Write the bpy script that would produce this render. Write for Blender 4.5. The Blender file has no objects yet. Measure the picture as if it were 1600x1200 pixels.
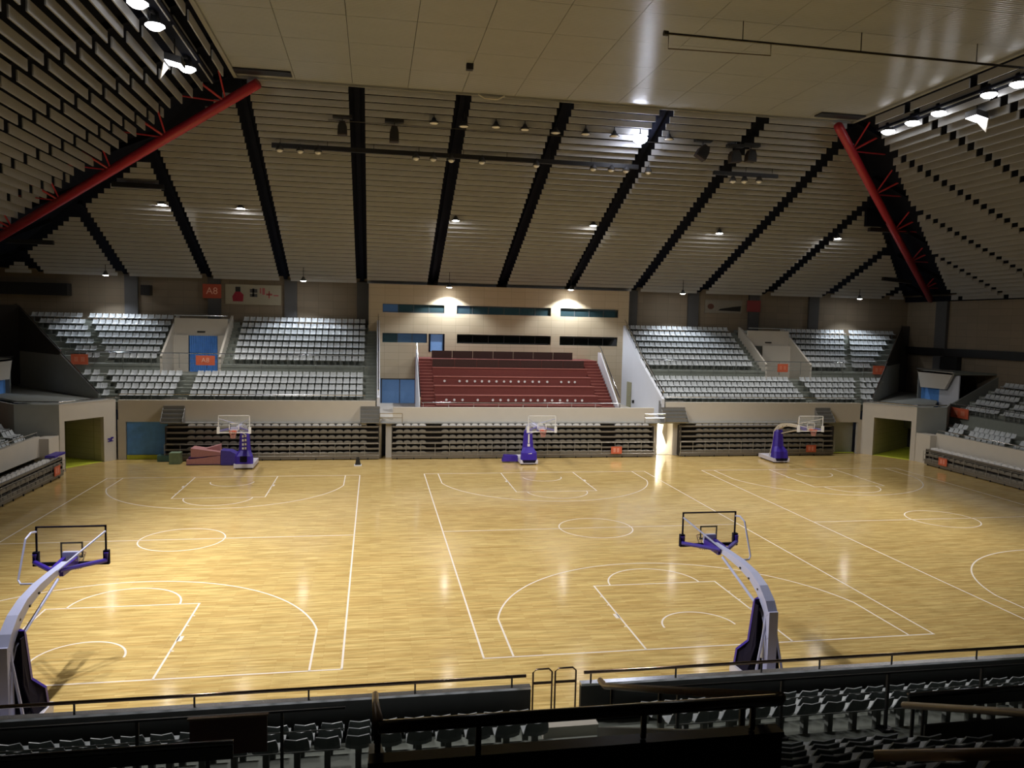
import bpy, bmesh, math, random
from math import sin, cos, pi, radians, sqrt
from mathutils import Vector, Matrix
random.seed(7)
S = bpy.context.scene
COL = S.collection

# ------------------------------------------------------------------ camera
CAM = Vector((-10.7766, -36.0032, 9.934)); YAW, PIT, ROL, FPX = -0.1771, -0.0789, 0.0225, 1210.0
fw = Vector((-sin(YAW)*cos(PIT), cos(YAW)*cos(PIT), sin(PIT)))
r0 = Vector((cos(YAW), sin(YAW), 0)); u0 = r0.cross(fw)
rt = cos(ROL)*r0 + sin(ROL)*u0; up = -sin(ROL)*r0 + cos(ROL)*u0
cd = bpy.data.cameras.new('camera'); cam = bpy.data.objects.new('camera', cd); COL.objects.link(cam)
cd.sensor_width = 36; cd.lens = FPX/1600*36; cd.clip_start = 0.1; cd.clip_end = 300
cam.matrix_world = Matrix(((rt.x, up.x, -fw.x, CAM.x), (rt.y, up.y, -fw.y, CAM.y), (rt.z, up.z, -fw.z, CAM.z), (0, 0, 0, 1)))
S.camera = cam
# ------------------------------------------------------------------ world, view, light levels
w = bpy.data.worlds.new('world'); S.world = w; w.use_nodes = True
w.node_tree.nodes['Background'].inputs[0].default_value = (0.02, 0.022, 0.03, 1)
w.node_tree.nodes['Background'].inputs[1].default_value = 0.2
S.view_settings.view_transform = 'Standard'; S.view_settings.look = 'None'
S.view_settings.exposure = 0.0; S.view_settings.gamma = 1.0; S.view_settings.use_curve_mapping = False
FLOOD_W, FLOOD_R_W, HIGH_W, LOW_W, SPOT_W = 7600, 4600, 2300, 900, 1100
try:
    S.cycles.max_bounces = 8; S.cycles.diffuse_bounces = 5; S.cycles.glossy_bounces = 3
    S.cycles.sample_clamp_indirect = 4; S.cycles.use_denoising = True
except Exception: pass

def inview(x, y, z, m=10):
    d = Vector((x, y, z)) - CAM; c = d.dot(fw)
    if c < .3: return False
    px = 800 + FPX*d.dot(rt)/c; py = 600 - FPX*d.dot(up)/c
    return -m < px < 1600+m and -m < py < 1200+m

# ------------------------------------------------------------------ materials
MATS = {}
def mat(name, col, rough=.6, metal=0, var=.06, scale=6, bump=0, spec=.5, emit=None, es=0, alpha=None, coat=0, trans=0):
    m = bpy.data.materials.new(name); m.use_nodes = True; nt = m.node_tree; b = nt.nodes['Principled BSDF']
    b.inputs['Roughness'].default_value = rough; b.inputs['Metallic'].default_value = metal
    b.inputs['Specular IOR Level'].default_value = spec
    b.inputs['Coat Weight'].default_value = coat
    b.inputs['Transmission Weight'].default_value = trans
    tc = nt.nodes.new('ShaderNodeTexCoord'); n = nt.nodes.new('ShaderNodeTexNoise'); n.inputs['Scale'].default_value = scale
    nt.links.new(tc.outputs['Object'], n.inputs['Vector'])
    mx = nt.nodes.new('ShaderNodeMix'); mx.data_type = 'RGBA'
    mx.inputs[6].default_value = tuple(c*(1-var) for c in col)+(1,); mx.inputs[7].default_value = tuple(min(1, c*(1+var)) for c in col)+(1,)
    nt.links.new(n.outputs['Fac'], mx.inputs[0]); nt.links.new(mx.outputs[2], b.inputs['Base Color'])
    if bump:
        bp = nt.nodes.new('ShaderNodeBump'); bp.inputs['Strength'].default_value = bump; bp.inputs['Distance'].default_value = .02
        nt.links.new(n.outputs['Fac'], bp.inputs['Height']); nt.links.new(bp.outputs[0], b.inputs['Normal'])
    if emit:
        b.inputs['Emission Color'].default_value = emit+(1,); b.inputs['Emission Strength'].default_value = es
    if alpha is not None: b.inputs['Alpha'].default_value = alpha
    MATS[name] = m; return m

def wood_floor():
    m = bpy.data.materials.new('maple_floor'); m.use_nodes = True; nt = m.node_tree; b = nt.nodes['Principled BSDF']; L = nt.links
    tc = nt.nodes.new('ShaderNodeTexCoord')
    br = nt.nodes.new('ShaderNodeTexBrick'); br.inputs['Scale'].default_value = 1; br.inputs['Brick Width'].default_value = 1.3
    br.inputs['Row Height'].default_value = .09; br.inputs['Mortar Size'].default_value = .002; br.inputs['Bias'].default_value = 0; br.offset = .37
    br.inputs['Color1'].default_value = (.69, .475, .175, 1); br.inputs['Color2'].default_value = (.83, .63, .26, 1); br.inputs['Mortar'].default_value = (.42, .25, .09, 1)
    L.new(tc.outputs['Object'], br.inputs['Vector'])
    mp = nt.nodes.new('ShaderNodeMapping'); mp.inputs['Scale'].default_value = (.9, 9, 1); L.new(tc.outputs['Object'], mp.inputs['Vector'])
    n = nt.nodes.new('ShaderNodeTexNoise'); n.inputs['Scale'].default_value = 1.2; n.inputs['Detail'].default_value = 6; L.new(mp.outputs[0], n.inputs['Vector'])
    rp = nt.nodes.new('ShaderNodeValToRGB'); rp.color_ramp.elements[0].position = .32; rp.color_ramp.elements[0].color = (.56, .52, .44, 1)
    rp.color_ramp.elements[1].position = .68; rp.color_ramp.elements[1].color = (1.0, 1.0, 1.0, 1); L.new(n.outputs['Fac'], rp.inputs[0])
    mx = nt.nodes.new('ShaderNodeMix'); mx.data_type = 'RGBA'; mx.blend_type = 'MULTIPLY'; mx.inputs[0].default_value = .8
    L.new(br.outputs['Color'], mx.inputs[6]); L.new(rp.outputs[0], mx.inputs[7]); L.new(mx.outputs[2], b.inputs['Base Color'])
    n2 = nt.nodes.new('ShaderNodeTexNoise'); n2.inputs['Scale'].default_value = .6; L.new(tc.outputs['Object'], n2.inputs['Vector'])
    mr = nt.nodes.new('ShaderNodeMapRange'); mr.inputs[3].default_value = .09; mr.inputs[4].default_value = .16; L.new(n2.outputs['Fac'], mr.inputs[0])
    L.new(mr.outputs[0], b.inputs['Roughness']); b.inputs['Specular IOR Level'].default_value = .5
    n3 = nt.nodes.new('ShaderNodeTexNoise'); n3.inputs['Scale'].default_value = 1.5; L.new(mp.outputs[0], n3.inputs['Vector'])
    bp = nt.nodes.new('ShaderNodeBump'); bp.inputs['Strength'].default_value = .06; bp.inputs['Distance'].default_value = .01
    L.new(n3.outputs['Fac'], bp.inputs['Height']); L.new(bp.outputs[0], b.inputs['Normal'])
    MATS['maple_floor'] = m; return m
def tile_wall(name, c1, c2, mort, bw, rh, rough=.65):
    m = bpy.data.materials.new(name); m.use_nodes = True; nt = m.node_tree; b = nt.nodes['Principled BSDF']; L = nt.links
    tc = nt.nodes.new('ShaderNodeTexCoord'); sp = nt.nodes.new('ShaderNodeSeparateXYZ'); L.new(tc.outputs['Object'], sp.inputs[0])
    ad = nt.nodes.new('ShaderNodeMath'); ad.operation = 'ADD'; L.new(sp.outputs[0], ad.inputs[0]); L.new(sp.outputs[1], ad.inputs[1])
    cb = nt.nodes.new('ShaderNodeCombineXYZ'); L.new(ad.outputs[0], cb.inputs[0]); L.new(sp.outputs[2], cb.inputs[1])
    br = nt.nodes.new('ShaderNodeTexBrick'); br.inputs['Scale'].default_value = 1; br.inputs['Brick Width'].default_value = bw
    br.inputs['Row Height'].default_value = rh; br.inputs['Mortar Size'].default_value = .012; br.offset = 0
    br.inputs['Color1'].default_value = c1+(1,); br.inputs['Color2'].default_value = c2+(1,); br.inputs['Mortar'].default_value = mort+(1,)
    L.new(cb.outputs[0], br.inputs['Vector']); L.new(br.outputs['Color'], b.inputs['Base Color']); b.inputs['Roughness'].default_value = rough
    MATS[name] = m; return m
FLOOR = wood_floor()
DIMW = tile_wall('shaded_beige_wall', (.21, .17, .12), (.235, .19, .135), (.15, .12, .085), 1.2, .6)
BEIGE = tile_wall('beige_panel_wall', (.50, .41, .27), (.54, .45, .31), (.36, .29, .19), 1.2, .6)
FASC = mat('fascia_paint', (.60, .56, .49), .6, var=.04, scale=1.5)
WHITEW = mat('white_plaster', (.66, .68, .74), .6, var=.03, scale=1)
CONC = mat('grey_green_concrete', (.22, .24, .21), .7, var=.12, scale=3, bump=.1)
CONCD = mat('side_wall_paint', (.19, .20, .185), .75, var=.1, scale=2)
CONCL = mat('mid_grey_wall_paint', (.40, .42, .40), .75, var=.08, scale=2)
DARKW = mat('shaded_upper_wall', (.055, .05, .045), .8, var=.1)  # upper end walls: lack of light put into the colour
MGREY = mat('mid_grey_metal', (.20, .20, .19), .4, .2, var=.1)
LINE = mat('court_line_paint', (.86, .78, .70), .35, var=.03)
SEAT = mat('white_seat_plastic', (.52, .555, .575), .35, var=.05, scale=9)
SEATR = mat('shaded_seat_rear', (.13, .15, .15), .5, var=.08, scale=9)  # rear of the white seats, their shade put into the colour
BAFFLE = mat('acoustic_baffle', (.52, .525, .53), .55, var=.08, scale=1.2)
BAFFLE2 = mat('shaded_side_baffle', (.28, .283, .285), .6, var=.08, scale=1.2)  # same baffle, dimness of the side slopes put into its colour
CEIL = mat('ceiling_panel', (.30, .305, .295), .27, var=.05, scale=.8, spec=.3)
NAVY = mat('dark_navy_steel', (.005, .006, .012), .85, var=.2, spec=.08)
BLACK = mat('black_metal', (.012, .012, .013), .45, var=.2)
BLACKG = mat('black_gloss_metal', (.02, .018, .017), .18, var=.1, spec=.8)
RED = mat('red_steel_paint', (.38, .02, .035), .4, var=.1, scale=2)
GREYC = mat('grey_column_paint', (.07, .07, .072), .7, var=.1, scale=2)
RTR = mat('taupe_metal', (.20, .175, .14), .45, var=.12, scale=5, metal=.1)
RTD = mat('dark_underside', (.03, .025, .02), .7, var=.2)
FSEAT = mat('grey_folded_seat', (.20, .185, .155), .45, var=.1, scale=9)
CHROME = mat('chrome_rail', (.62, .63, .65), .16, 1, var=.04)
BRONZE = mat('bronze_rail', (.16, .11, .075), .25, .6, var=.1)
WOODR = mat('varnished_wood_rail', (.42, .27, .13), .3, var=.15, scale=14)
BLUEC = mat('blue_curtain', (.12, .33, .80), .7, var=.2, scale=3)
BLUEL = mat('blue_lit_room', (.16, .30, .56), .6, var=.08, emit=(.14, .27, .52), es=.22)
BLUED = mat('dark_teal_room', (.02, .06, .07), .4, var=.4, scale=1.5, emit=(.02, .06, .07), es=.25)
GLASSW = mat('tinted_window_glass', (.05, .09, .10), .06, var=.1, spec=.6, alpha=.35)
DGLASS = mat('black_window_glass', (.006, .008, .007), .08, var=.1)
YGRN = mat('yellow_green_mat', (.60, .66, .05), .6, var=.12, scale=4)
DOORLT = mat('sunlit_doorway', (1, .95, .8), .6, var=.02, emit=(1, .93, .72), es=5)
REDC = mat('red_carpet', (.17, .040, .033), .85, var=.1, scale=4)
REDL = mat('red_carpet_edge', (.42, .15, .12), .7, var=.1, scale=4)
MAROON = mat('dark_maroon_board', (.040, .012, .010), .6, var=.2)
ORANGE = mat('orange_sign', (.62, .13, .06), .6, var=.05, emit=(.62, .13, .06), es=0.0)
RAILG = mat('polished_bronze_rail', (.22, .16, .12), .18, .95, var=.08)
RAILM = mat('grey_rail_metal', (.36, .34, .30), .35, .4)
FAINT2 = mat('faint_pink_lettering', (.74, .30, .22), .6, var=.02)
FAINT = mat('faint_lettering', (.68, .22, .13), .6, var=.02)
SIGNT = mat('pale_lettering', (.85, .45, .32), .6, var=.02)
PADB = mat('blue_vinyl_pad', (.045, .022, .33), .38, var=.12, scale=5)
PADK = mat('black_vinyl_pad', (.010, .008, .022), .8, var=.1, spec=.15)
ARMW = mat('pale_lavender_paint', (.50, .53, .78), .4, var=.05)
ARMC = mat('cream_paint', (.60, .55, .46), .45, var=.05)
BASEW = mat('white_base_paint', (.66, .64, .74), .5, var=.05)
WHITEP = mat('white_paint', (.80, .80, .80), .4, var=.03)
RIM = mat('orange_rim_paint', (.75, .16, .08), .4, var=.05)
RIMK = mat('brown_rim_paint', (.20, .10, .05), .4, var=.05)
NET = mat('pink_faded_net', (.70, .33, .28), .8, var=.05, alpha=.6)
NETK = mat('brown_net_cord', (.35, .27, .18), .8, var=.05, alpha=.5)
BGLASS = mat('backboard_glass', (.75, .78, .75), .05, var=.01, alpha=.10, spec=.5)
PINK = mat('pink_mat_cover', (.50, .24, .24), .8, var=.14, scale=9)
BLUEM = mat('blue_mat_side', (.07, .05, .33), .6, var=.15, scale=7)
PURP = mat('purple_cloth', (.12, .05, .20), .8, var=.2, scale=7)
GREENB = mat('green_box', (.20, .28, .18), .7, var=.2, scale=5)
LAMPON = mat('lit_lamp_glass', (1, 1, 1), .5, var=0, emit=(.97, .97, 1.0), es=16)
LAMPHI = mat('lit_downlight_glass', (1, 1, 1), .5, var=0, emit=(1.0, .96, .92), es=70)
LAMPBL = mat('lit_cold_lamp_glass', (1, 1, 1), .5, var=0, emit=(.80, .84, 1.0), es=40)
LAMPOFF = mat('unlit_lamp_glass', (.9, .88, .82), .25, var=.03)
TWALL = tile_wall('tunnel_wall', (.50, .48, .32), (.54, .51, .35), (.38, .36, .22), .8, .4)

# ------------------------------------------------------------------ mesh helpers
class MB:
    def __init__(s): s.v = []; s.f = []; s.mi = []; s.cur = 0
    def add(s, vs, fs):
        k = len(s.v); s.v += [tuple(p) for p in vs]; s.f += [tuple(i+k for i in f) for f in fs]; s.mi += [s.cur]*len(fs); return s
    def box(s, x0, x1, y0, y1, z0, z1):
        return s.add([(x0,y0,z0),(x1,y0,z0),(x1,y1,z0),(x0,y1,z0),(x0,y0,z1),(x1,y0,z1),(x1,y1,z1),(x0,y1,z1)],
                     [(0,3,2,1),(4,5,6,7),(0,1,5,4),(1,2,6,5),(2,3,7,6),(3,0,4,7)])
    def prism(s, poly, d):   # polygon points (3d), extruded by vector d
        n = len(poly); d = Vector(d); P = [Vector(p) for p in poly]
        return s.add(P+[p+d for p in P], [tuple(range(n))[::-1], tuple(range(n, 2*n))]+[(i, (i+1)%n, n+(i+1)%n, n+i) for i in range(n)])
    def tube(s, pts, r, n=8, cap=True, close=False):
        P = [Vector(p) for p in pts]; vs = []; m = len(P)
        rr = r if isinstance(r, (list, tuple)) else [r]*m
        for i, p in enumerate(P):
            a = P[(i-1) % m] if (i or close) else p; b = P[(i+1) % m] if (i < m-1 or close) else p
            t = (b-a).normalized(); h = Vector((0,0,1)) if abs(t.z) < .9 else Vector((1,0,0))
            e1 = t.cross(h).normalized(); e2 = t.cross(e1)
            vs += [p+(e1*cos(2*pi*k/n)+e2*sin(2*pi*k/n))*rr[i] for k in range(n)]
        fs = [(i*n+k, i*n+(k+1)%n, (i+1)%m*n+(k+1)%n, (i+1)%m*n+k) for i in range(m if close else m-1) for k in range(n)]
        if cap and not close: fs += [tuple(range(n))[::-1], tuple(range((m-1)*n, m*n))]
        return s.add(vs, fs)
    def beam(s, pts, w, h):  # rectangular section path
        P = [Vector(p) for p in pts]; vs = []
        W = w if isinstance(w, (list, tuple)) else [w]*len(P); H = h if isinstance(h, (list, tuple)) else [h]*len(P)
        for i, p in enumerate(P):
            t = (P[min(i+1, len(P)-1)]-P[max(i-1, 0)]).normalized(); q = Vector((0,0,1)) if abs(t.z) < .95 else Vector((0,1,0))
            e1 = t.cross(q).normalized(); e2 = e1.cross(t).normalized()
            vs += [p+e1*a*W[i]/2+e2*b*H[i]/2 for a, b in ((-1,-1),(1,-1),(1,1),(-1,1))]
        m = len(P); fs = [(i*4+k, i*4+(k+1)%4, (i+1)*4+(k+1)%4, (i+1)*4+k) for i in range(m-1) for k in range(4)]
        return s.add(vs, fs+[(3,2,1,0), tuple(range((m-1)*4, m*4))])
    def lathe(s, prof, n=16, c=(0,0,0)):
        vs = [(c[0]+r*cos(2*pi*k/n), c[1]+r*sin(2*pi*k/n), c[2]+z) for r, z in prof for k in range(n)]
        m = len(prof)
        return s.add(vs, [(i*n+k, i*n+(k+1)%n, (i+1)*n+(k+1)%n, (i+1)*n+k) for i in range(m-1) for k in range(n)]+[tuple(range(n)), tuple(range((m-1)*n, m*n))])
    def mesh(s, name, m, off=(0,0,0), smooth=False):
        o = Vector(off); me = bpy.data.meshes.new(name); me.from_pydata([tuple(Vector(p)-o) for p in s.v], [], s.f)
        for x in (m if isinstance(m, (list, tuple)) else [m]): me.materials.append(x)
        if isinstance(m, (list, tuple)): me.polygons.foreach_set('material_index', s.mi)
        bm = bmesh.new(); bm.from_mesh(me); bmesh.ops.recalc_face_normals(bm, faces=bm.faces); bm.to_mesh(me); bm.free()
        if smooth: me.polygons.foreach_set('use_smooth', [True]*len(me.polygons))
        return me
    def build(s, name, m, parent=None, smooth=False, label=None):
        if parent is not None: off = Vector(WL.get(parent.name, (0,0,0)))
        else:
            xs = [p[0] for p in s.v]; ys = [p[1] for p in s.v]; zs = [p[2] for p in s.v]
            off = Vector(((min(xs)+max(xs))/2, (min(ys)+max(ys))/2, min(zs)))
        o = bpy.data.objects.new(name, s.mesh(name, m, off, smooth)); COL.objects.link(o)
        if parent is not None: o.parent = parent; WL[o.name] = off
        else: o.location = off; WL[o.name] = off
        if label: o['label'] = label
        return o
WL = {}
def tag(o, label=None, cat=None, group=None, kind=None):
    if label: o['label'] = label
    if cat: o['category'] = cat
    if group: o['group'] = group
    if kind: o['kind'] = kind
    return o
def empty(name, loc, label=None, cat=None, group=None, rz=0, kind=None):
    o = bpy.data.objects.new(name, None); COL.objects.link(o); o.location = loc; o.rotation_euler = (0,0,rz); o.empty_display_size = .2
    WL[o.name] = Vector(loc); return tag(o, label, cat, group, kind)
def copy_tree(o, parent=None):
    c = o.copy(); COL.objects.link(c)
    if parent is not None: c.parent = parent
    for ch in list(o.children): copy_tree(ch, c)
    return c
def inst(name, me, loc, rz=0, parent=None, scale=None):
    o = bpy.data.objects.new(name, me); COL.objects.link(o); o.location = loc; o.rotation_euler = (0,0,rz)
    if parent is not None:
        o.parent = parent; o.location = Vector(loc)-WL.get(parent.name, Vector((0,0,0)))
    if scale: o.scale = scale
    return o
def struct(mb, name, m, **k): return tag(mb.build(name, m, **k), kind='structure')

# ------------------------------------------------------------------ dimensions of the hall
XC, YC, ZC = 18.1, 8.6, 22.8          # flat ceiling: half width, far edge, height
YN = -11.0                            # its near edge
XW, YW, ZE = 40.3, 31.8, 12.85        # side walls, far wall, eaves height
MF = (ZC-ZE)/(YW-YC); MS = (ZC-ZE)/(XW-XC)
zf = lambda y: ZC-(y-YC)*MF
zs = lambda x: ZC-(abs(x)-XC)*MS
XL, XR = 29.0, 29.0
def xend(y): return 29.0+.93*(y-20.6)
# ------------------------------------------------------------------ floor
fl = struct(MB().box(-42, 42, -40, 34, -.3, 0), 'floor', FLOOR)
WL[fl.name] = Vector((0, -3, -.3))
# court markings
def ribbon(pts, wd=.062, close=False):
    P = [Vector((p[0], p[1], 0)) for p in pts]; n = len(P); a = []; b = []
    for i, p in enumerate(P):
        t0 = (P[i]-P[i-1]).normalized() if (i or close) else None; t1 = (P[(i+1) % n]-P[i]).normalized() if (i < n-1 or close) else None
        t = ((t0 or t1)+(t1 or t0)).normalized(); nn = Vector((-t.y, t.x, 0)); k = 1/max(.5, abs(nn.dot(Vector((-(t1 or t0).y, (t1 or t0).x, 0)))))
        a.append(p+nn*wd/2*k); b.append(p-nn*wd/2*k)
    m = MB(); vs = [(q.x, q.y, .001) for q in a+b]+[(q.x, q.y, .004) for q in a+b]
    fs = []
    for i in range(n if close else n-1):
        j = (i+1) % n; fs += [(2*n+i, 2*n+j, 3*n+j, 3*n+i), (i, j, 2*n+j, 2*n+i), (n+i, n+j, 3*n+j, 3*n+i)]
    return m.add(vs, fs)
def arc(cx, cy, r, a0, a1, n=40): return [(cx+r*cos(radians(a0+(a1-a0)*i/n)), cy+r*sin(radians(a0+(a1-a0)*i/n))) for i in range(n+1)]
for ci, (ox, oy) in enumerate(((-19.11, -.2), (0, 0), (19.2, .04))):
    def mk(nm, pts, **k):
        ribbon([(p[0]+ox, p[1]+oy) for p in pts], **k).build(nm, LINE, fl)
    for sx in (-1, 1): mk('sideline', [(7.5*sx, -14), (7.5*sx, 14)])
    mk('center_line', [(-7.5, 0), (7.5, 0)]); mk('center_circle', arc(0, 0, 1.8, 0, 360, 64)[:-1], close=True)
    for s in (-1, 1):
        mk('baseline', [(-7.53, 14*s), (7.53, 14*s)])
        mk('key_line', [(-2.45, 14*s), (-2.45, 8.2*s), (2.45, 8.2*s), (2.45, 14*s)])
        mk('free_throw_arc', [(p[0], p[1]*s) for p in arc(0, 8.2, 1.8, 180, 360)])
        th = math.degrees(math.acos(6.6/6.75))
        mk('three_point_line', [(-6.6, 14*s)]+[(p[0], p[1]*s) for p in arc(0, 12.425, 6.75, 180+th, 360-th, 64)]+[(6.6, 14*s)])
        mk('restricted_arc', [(p[0], p[1]*s) for p in arc(0, 12.425, 1.25, 180, 360)])
        for sx in (-1, 1):
            b = MB().box(2.45*sx+ox, 2.6*sx+ox, (14-2.95)*s+oy, (14-2.55)*s+oy, .001, .004)
            for q in (1.85, 3.8, 4.65): b.box(2.45*sx+ox, 2.55*sx+ox, (14-q)*s+oy-.03, (14-q)*s+oy+.03, .001, .004)
            b.build('lane_mark', LINE, fl)

# ------------------------------------------------------------------ roof: flat ceiling
ce = struct(MB().box(-XC, XC, YN, YC, ZC+.06, ZC+.3), 'ceiling', NAVY)
nx, ny = 12, 6; pw = 2*XC/nx; ph = (YC-YN)/ny
def cpanel(x0, x1, y0, y1):
    m = MB(); n = max(2, int((y1-y0)/.16)); g = .012
    m.box(x0+g, x1-g, y0+g, y1-g, ZC, ZC+.05)
    for i in range(n):
        ya = y0+g+(y1-y0-2*g)*i/n; yb = ya+(y1-y0-2*g)/n
        m.add([(x0+g, ya, ZC-.001), (x1-g, ya, ZC-.001), (x1-g, (ya+yb)/2, ZC-.012), (x0+g, (ya+yb)/2, ZC-.012), (x1-g, yb, ZC-.001), (x0+g, yb, ZC-.001)], [(0,1,2,3), (3,2,4,5)])
    return m
pm = cpanel(-pw/2, pw/2, -ph/2, ph/2).mesh('ceiling_panel', CEIL)
for i in range(nx):
    for j in range(ny):
        inst('ceiling_panel', pm, (-XC+pw*(i+.5), YN+ph*(j+.5), 0), parent=ce)
# edge trim of ceiling
tr = MB()
tr.box(-XC-.15, XC+.15, YC, YC+.1, ZC-.12, ZC+.25); tr.box(-XC-.2, -XC, YN, YC+.1, ZC-.12, ZC+.25); tr.box(XC, XC+.2, YN, YC+.1, ZC-.12, ZC+.25)
struct(tr, 'trim_1', CEIL)
# sloping decks
dk = .55
def slab(name, pts, m=NAVY, t=.15): return struct(MB().prism([Vector(p)+Vector((0,0,dk)) for p in pts], (0,0,t)), name, m)
A = (-XC, YC, ZC); B = (XC, YC, ZC); Cc = (XW, YW, ZE); D = (-XW, YW, ZE)
rf = slab('ceiling_far', [A, B, Cc, D])
yn = YN-(YW-YC)
rl = slab('ceiling_left', [A, D, (-XW, yn, ZE), (-XC, YN, ZC)])
rr = slab('ceiling_right', [B, (XC, YN, ZC), (XW, yn, ZE), Cc])
slab('ceiling_near', [(-XC, YN, ZC), (-XW, yn, ZE), (XW, yn, ZE), (XC, YN, ZC)])
struct(MB().box(-XW, XW, -42, yn+.1, ZE+dk, ZE+dk+.15), 'ceiling_back', NAVY)
# acoustic baffles
def split_build(parent, items, nmax, extra, BAFFLE=BAFFLE):
    items.sort(key=lambda t: t[0])
    for d, b in items[:nmax]: b.build('baffle', BAFFLE, parent)
    if len(items) > nmax:
        m = MB()
        for d, b in items[nmax:]: m.add(b.v, b.f)
        tag(m.build(extra, BAFFLE, parent), kind='stuff')
PY = 6.2; GAPH = .45
RX = [-36.9, -30.6, -24.2, -18.1, -11.85, -5.9, .1, 6.2, 12.35, 18.6, 25.0, 31.1, 37.3]
its = []
edges = [-99]+RX+[99]
k = 0; y = YC+.25
while y < YW-.2:
    zb = zf(y)-.22; hx = XC+(y-YC)*(XW-XC)/(YW-YC)-.35
    for a, b in zip(edges[:-1], edges[1:]):
        x0 = max(a+GAPH, -hx); x1 = min(b-GAPH, hx)
        if x1-x0 < .3: continue
        # shift gap edges a little every row for the stepped look
        hb = .355-.10*(y-YC)/(YW-YC); m = MB().box(x0, x1, y-.025, y+.025, zb+.29-hb, zb+.29)
        its.append(((Vector(((x0+x1)/2, y, zb))-CAM).length if inview((x0+x1)/2, y, zb, 60) else 999, m))
    y += .6
split_build(rf, its, 300, 'lower_baffles')
RY = [-25.9, -20.9, -15.9, -10.9, -5.9, -.9, 4.0, 8.95, 14.1, 19.1, 24.1, 29.1]
for sgn, par in ((-1, rl), (1, rr)):
    its = []; x = XC+.45
    while x < XW-.2:
        zb = zs(x)-.22; hy = YC+(x-XC)*(YW-YC)/(XW-XC)-(2.0+(x-XC)*.27 if sgn < 0 else 2.2+(x-XC)*.17); hn = YN-(x-XC)*(YW-YC)/(XW-XC)+1.6
        ee = [-99]+RY+[99]
        for a, b in zip(ee[:-1], ee[1:]):
            y0 = max(a+.27, hn); y1 = min(b-.27, hy)
            if y1-y0 < .3: continue
            X0 = sgn*x
            m = MB().box(X0-.03, X0+.03, y0, y1, zb-.16, zb+.30)
            iv = inview(X0, y0, zb, 60) or inview(X0, y1, zb, 60) or inview(X0, (y0+y1)/2, zb, 60)
            its.append(((Vector((X0, (y0+y1)/2, zb))-CAM).length if iv else 999, m))
        x += .6
    split_build(par, its, 300, 'outer_baffles', BAFFLE2)
# rafters (dark) above the gaps on the slopes
rb = MB()
for x in RX:
    y0 = max(YC, YC+(abs(x)-XC)*(YW-YC)/(XW-XC)+.3)
    rb.beam([(x, y0, zf(y0)+.38), (x, YW-.1, zf(YW-.1)+.38)], .3, .3)
struct(rb, 'trim_2', NAVY)
rb = MB()
for sg in (-1, 1):
    for yy in RY:
        x0 = XC+.1 if YN < yy < YC else XC+(max(yy-YC, YN-yy))*(XW-XC)/(YW-YC)+.3
        rb.beam([(sg*x0, yy, zs(x0)+.38), (sg*(XW-.1), yy, zs(XW-.1)+.38)], .3, .3)
struct(rb, 'trim_3', NAVY)

# ------------------------------------------------------------------ outer walls
def wallbox(name, x0, x1, y0, y1, z0, z1, m): return struct(MB().box(x0, x1, y0, y1, z0, z1), name, m)
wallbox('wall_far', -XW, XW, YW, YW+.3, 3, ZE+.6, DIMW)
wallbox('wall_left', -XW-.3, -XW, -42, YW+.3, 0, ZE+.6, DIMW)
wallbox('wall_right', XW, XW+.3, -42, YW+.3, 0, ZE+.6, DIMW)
wallbox('wall_near', -XW, XW, -42.3, -42, 0, ZE+.6, GREYC)
# grey columns on far wall
for x, nm in ((-30.2, 0), (-23.8, 0), (-17.7, 0), (-11.75, 0), (12.2, 0), (18.1, 0), (24.1, 0), (30.2, 0)):
    tag(MB().box(x-.5, x+.5, YW-.28, YW-.02, 8.8, ZE+.25).build('wall_column', GREYC), 'flat dark grey column on the far wall, %s' % (
        {-30.2: 'behind the far left corner seats', -23.8: 'below the A8 banner, left side', -17.7: 'right of the pale banner with the red figure', -11.75: 'at left edge of the press building',
         12.2: 'at right edge of the press building', 18.1: 'left of the small banner on the right', 24.1: 'under the red square board, right side', 30.2: 'behind the far right corner seats'}[x]), 'column', 'columns on the far wall')
tag(MB().box(XW-.28, XW-.02, 26.2, 27.6, 6, ZE+.2).build('wall_column', GREYC), 'flat dark grey column on the right side wall', 'column')
struct(MB().box(XW-.35, XW-.02, -10, 31.6, 7.8, 8.5), 'trim_4', BLACK)
tag(MB().box(XW-.5, XW-.05, 24.3, 26.4, 6.3, 7.75).build('dark_doorway', BLACK), 'black door opening high on right wall beneath the dark band', 'doorway')
tag(MB().box(-39.9, -34.7, YW-1.0, YW-.05, 11.3, 12.25).build('ventilation_duct', BLACK), 'long black duct under the roof at far left corner', 'duct')
# dark edge band along right eave
struct(MB().box(XW-.5, XW-.05, -10, 31.6, ZE-.1, ZE+.35), 'trim_5', NAVY)

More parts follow.
